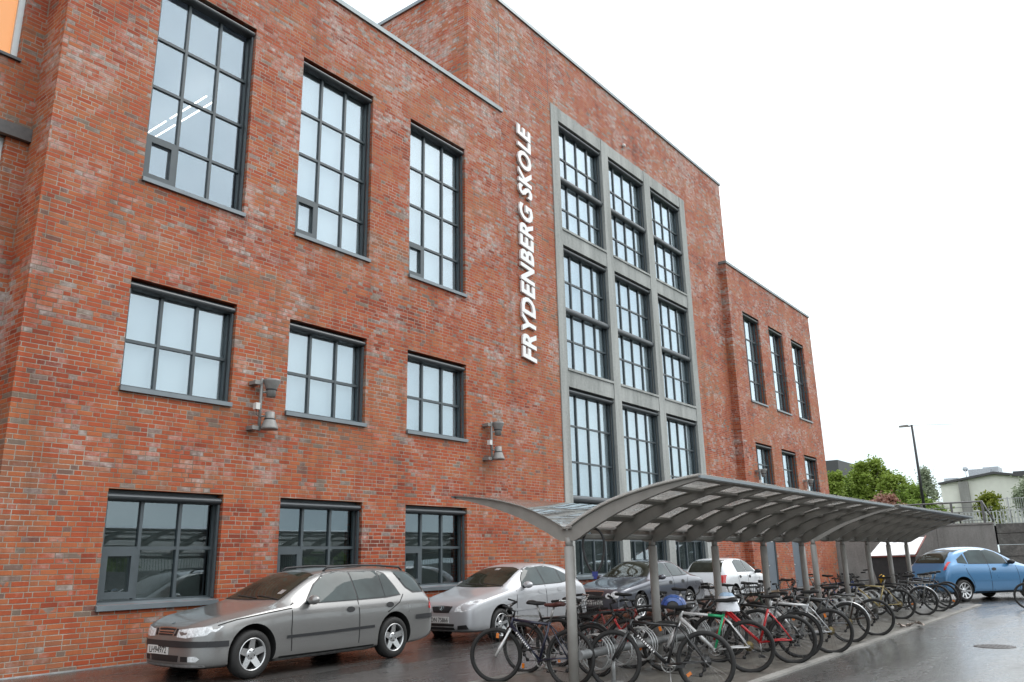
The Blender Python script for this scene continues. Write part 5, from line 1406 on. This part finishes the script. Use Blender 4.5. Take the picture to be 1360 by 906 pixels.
    if basket:
        q = MB(); c0 = stem_tip+Vector((.17,0,-.10))
        for zz, e in ((0,.10),(.09,.125),(.18,.145)):
            q.tube([ST(c0+Vector(v)) for v in ((-e,-e*1.25,zz),(e,-e*1.25,zz),(e,e*1.25,zz),(-e,e*1.25,zz))], .005, 5, closed=True)
        for i in range(28):
            t = i/28*4; s = int(t); ff = t-s; cs = [(-1,-1.25),(1,-1.25),(1,1.25),(-1,1.25)]
            a = Vector((*cs[s],0)).lerp(Vector((*cs[(s+1) % 4],0)), ff)
            q.rod(ST(c0+a*.10), ST(c0+a*.145+Vector((0,0,.18))), .003, 4)
        for i in range(7): q.rod(ST(c0+Vector((-.1,-.125+.0416*i,0))), ST(c0+Vector((.1,-.125+.0416*i,0))), .003, 4)
        q.build('basket', M['basket'], ho)
    if cage:
        q = MB(); d = (dt0-BB).normalized(); nn = Vector((-d.z,0,d.x)); a = BB+d*.22+nn*.03
        q.tube([a, a+nn*.07, a+nn*.07+d*.12, a+d*.14+nn*.01], .004, 5); q.build('bottle_cage', M['chrome'], fr)
    return o

BLK=(.012,.012,.013); SIL=(.44,.45,.46); WHT=(.72,.72,.72); RED=(.52,.014,.018); GRN=(.015,.40,.16); GRY=(.10,.105,.11); BLU=(.02,.05,.20); NAV=(.012,.014,.035); BRN=(.05,.03,.02)
def R_(deg): return deg
# --- rear-in rack, nose to the wall: the bike at the very front
bike('black mountain bike with white lettering and a white fork, nose towards the silver hatchback',8.63,5.79,95,NAV,lean=4,steer=28,fork=WHT,marks=True,saddle='saddlebrown',bar_ends=True,cage=True,seat_h=.03)
# --- near row: back wheels on the near kerb, front wheels in the rack (facing the wall)
bike('black mountain bike carrying a blue helmet on its saddle, nearest in the front row',9.06,4.23,107,BLK,lean=3,steer=-5,marks=True,stand=True)
bike('green and white mountain bike with a white plastic bag over its saddle',10.82,4.42,112,WHT,lean=-4,steer=8,col2=GRN,col3=WHT,grip='whitegrip')
bike('red step-through bike in the near row, right behind the green and white one',11.98,4.25,112,RED,lean=-5,steer=-8,step=True,name='bicycle',col2=RED)
bike('silver white mountain bike standing right of the red one',13.40,4.14,110,WHT,lean=-4,steer=5,col2=SIL,guards=None)
bike('dark tourer with a bright silver rear mudguard and orange reflector',15.10,4.34,108,GRY,lean=-3,steer=4,guards=SIL,reflector=True,carrier=True)
bike('dark bike with black tyres at the right end of the nearer front row',16.50,4.26,106,BLK,lean=-5,steer=-6,col2=BRN)
bike('black bike between the red step-through and the silver white one',12.62,4.36,104,BLK,lean=4,steer=-12,guards=BLK)
# --- far row: noses in the rack, facing the viewer
bike('black city bike with a front basket and sprung chrome bars, first in the far row',9.42,7.05,-83,BLK,lean=3,steer=-8,bars='city',basket=True,guards=BLK,carrier=True)
bike('black bike with a red front end, second in the far row',10.15,7.02,-76,BLK,lean=-5,steer=12,fork=RED)
bike('dull red bike of the far row, behind the post with the second arm pair',10.95,7.05,-80,(.25,.02,.015),lean=4,steer=-14,fork=WHT)
bike('black hybrid bike with a wide handlebar, behind the blue helmet',11.75,7.08,-74,BLK,lean=-3,steer=8)
bike('silver mountain bike of the far row with thick bright tubes',12.75,6.95,-70,SIL,lean=6,steer=-16,col2=SIL,fork=SIL)
bike('black bike with raised bars in front of the small white car',13.75,7.08,-78,BLK,lean=-4,steer=10,bars='city')
bike('light grey bike with a pale front fork left of the grey doors',14.85,7.0,-72,SIL,lean=5,steer=-12,fork=WHT,basket=True)
bike('dark green bike of the far row in front of the first grey door',15.8,7.05,-80,(.02,.05,.03),lean=-3,steer=6,guards=SIL)
bike('tan framed bike in front of the second grey door',16.9,7.05,-75,(.34,.24,.15),lean=3,steer=-8,fork=SIL)
bike('grey bike beside the tan framed one in the far row',17.9,7.08,-79,GRY,lean=-5,steer=10)
bike('slim silver bike with a tall chrome stem in the far row',19.1,7.0,-74,SIL,lean=4,steer=-10,bars='city')
bike('black bike with a full front basket, last but two of the far row',20.9,7.05,-72,BLK,lean=3,steer=-14,basket=True,fork=SIL)
bike('blue bike near the end of the far row',22.2,7.02,-78,BLU,lean=-4,steer=8)
bike('black bike at the far end of the far row, before the skip',24.0,7.05,-74,BLK,lean=3,steer=-8,bars='city')
# --- farther shelter, near row
bike('pale gold bike in the near row of the farther shelter',20.6,4.75,104,(.42,.33,.14),lean=4,steer=6)
bike('black bike with a chrome carrier in the farther near row',22.0,4.55,108,BLK,lean=-4,steer=-8,carrier=True,guards=SIL)
bike('grey bike crowded against the end of the farther near row',23.4,4.5,105,GRY,lean=5,steer=10)
bike('black bike with an amber wheel reflector at the end of the racks',24.6,4.55,101,BLK,lean=-4,steer=-6)
bike('navy bike with raised silver bars, very last at the racks',25.55,4.62,97,NAV,lean=3,steer=14,bars='flat',fork=SIL)
bike('dark bike entering at the right edge of the picture, only its front wheel in view',25.05,1.62,100,BLK,lean=2,steer=-4)

# --- things left on the bikes
M['helmetblue'] = simple('blue_helmet_shell', (.012,.06,.24), .3, coat=.7, var=.2, scale=20)
hm = thing('bike_helmet', 'blue vented cycle helmet sitting on the saddle of the nearest front row bike', 'helmet', (8.91,4.50,.945), rad(110))
mb = MB(); n0 = 0
def helm(u, v, s=1.0):
    x = .150*math.cos(u)*math.cos(v)*(1.0+.10*math.cos(u)); y = .105*math.sin(u)*math.cos(v); z = .125*math.sin(v)
    return Vector((x*s, y*s, z*s))
mb.sm = True
for k in range(7):
    y0 = -.78+.26*k
    # ribs running front to back, gaps between them are the vents
    for i in range(15):
        a = -1.45+2.9*i/14
        for dy in (-.112,.112):
            yy = (y0+dy)*.105; r_ = math.sqrt(max(.05,1-(y0+dy)**2))
            mb.v.append((.150*math.sin(a)*r_, yy, .128*math.cos(a)*r_))
        if i: n = len(mb.v); mb.face((n-4,n-3,n-1,n-2))
mb.build('shell', M['helmetblue'], hm, fix=False)
mb = MB(); mb.sm = True; mb.lathe([(.0,.105),(.05,.10),(.09,.07),(.108,.02),(.112,-.02),(.10,-.03)],24,Matrix.Diagonal((1.28,.9,1,1))); mb.build('liner', M['black'], hm)
mb = MB(); mb.tube([(-.02,.09,-.02),(0,.07,-.13),(0,0,-.17),(0,-.07,-.13),(-.02,-.09,-.02)],.006,5); mb.build('strap', M['black'], hm)
M['bag'] = simple('white_plastic_bag', (.72,.74,.78), .45, var=.06, scale=12, bump=.3)
M['bagblue'] = simple('pale_blue_print', (.36,.50,.66), .45, var=.2, scale=20)
bg_ = thing('plastic_bag', 'white and pale blue plastic bag pulled over the saddle of the green and white bike', 'bag', (10.75,4.64,.885), rad(112))
mb = MB(); mb.sm = True; r = random.Random(2)
prof = [(.03,.155),(.075,.14),(.10,.10),(.115,.04),(.13,-.02),(.145,-.085),(.15,-.13)]
nn_ = 26
for k in range(nn_):
    w_ = 2*math.pi*k/nn_
    for i, (a, b) in enumerate(prof):
        q = 1+.07*math.sin(5*w_+i)*(i/5)+r.uniform(-.03,.03)
        mb.v.append((a*q*1.25*math.cos(w_), a*q*math.sin(w_), b+r.uniform(-.006,.006)))
m_ = len(prof)
for k in range(nn_):
    l = (k+1) % nn_
    for i in range(m_-1):
        mb.cur = 1 if i < 2 else 0
        mb.face((k*m_+i,l*m_+i,l*m_+i+1,k*m_+i+1))
mb.cur = 1; mb.face([k*m_ for k in range(nn_)])
mb.build('bag_body', [M['bag'],M['bagblue']], bg_); bg_.scale = (.82,.82,.82)
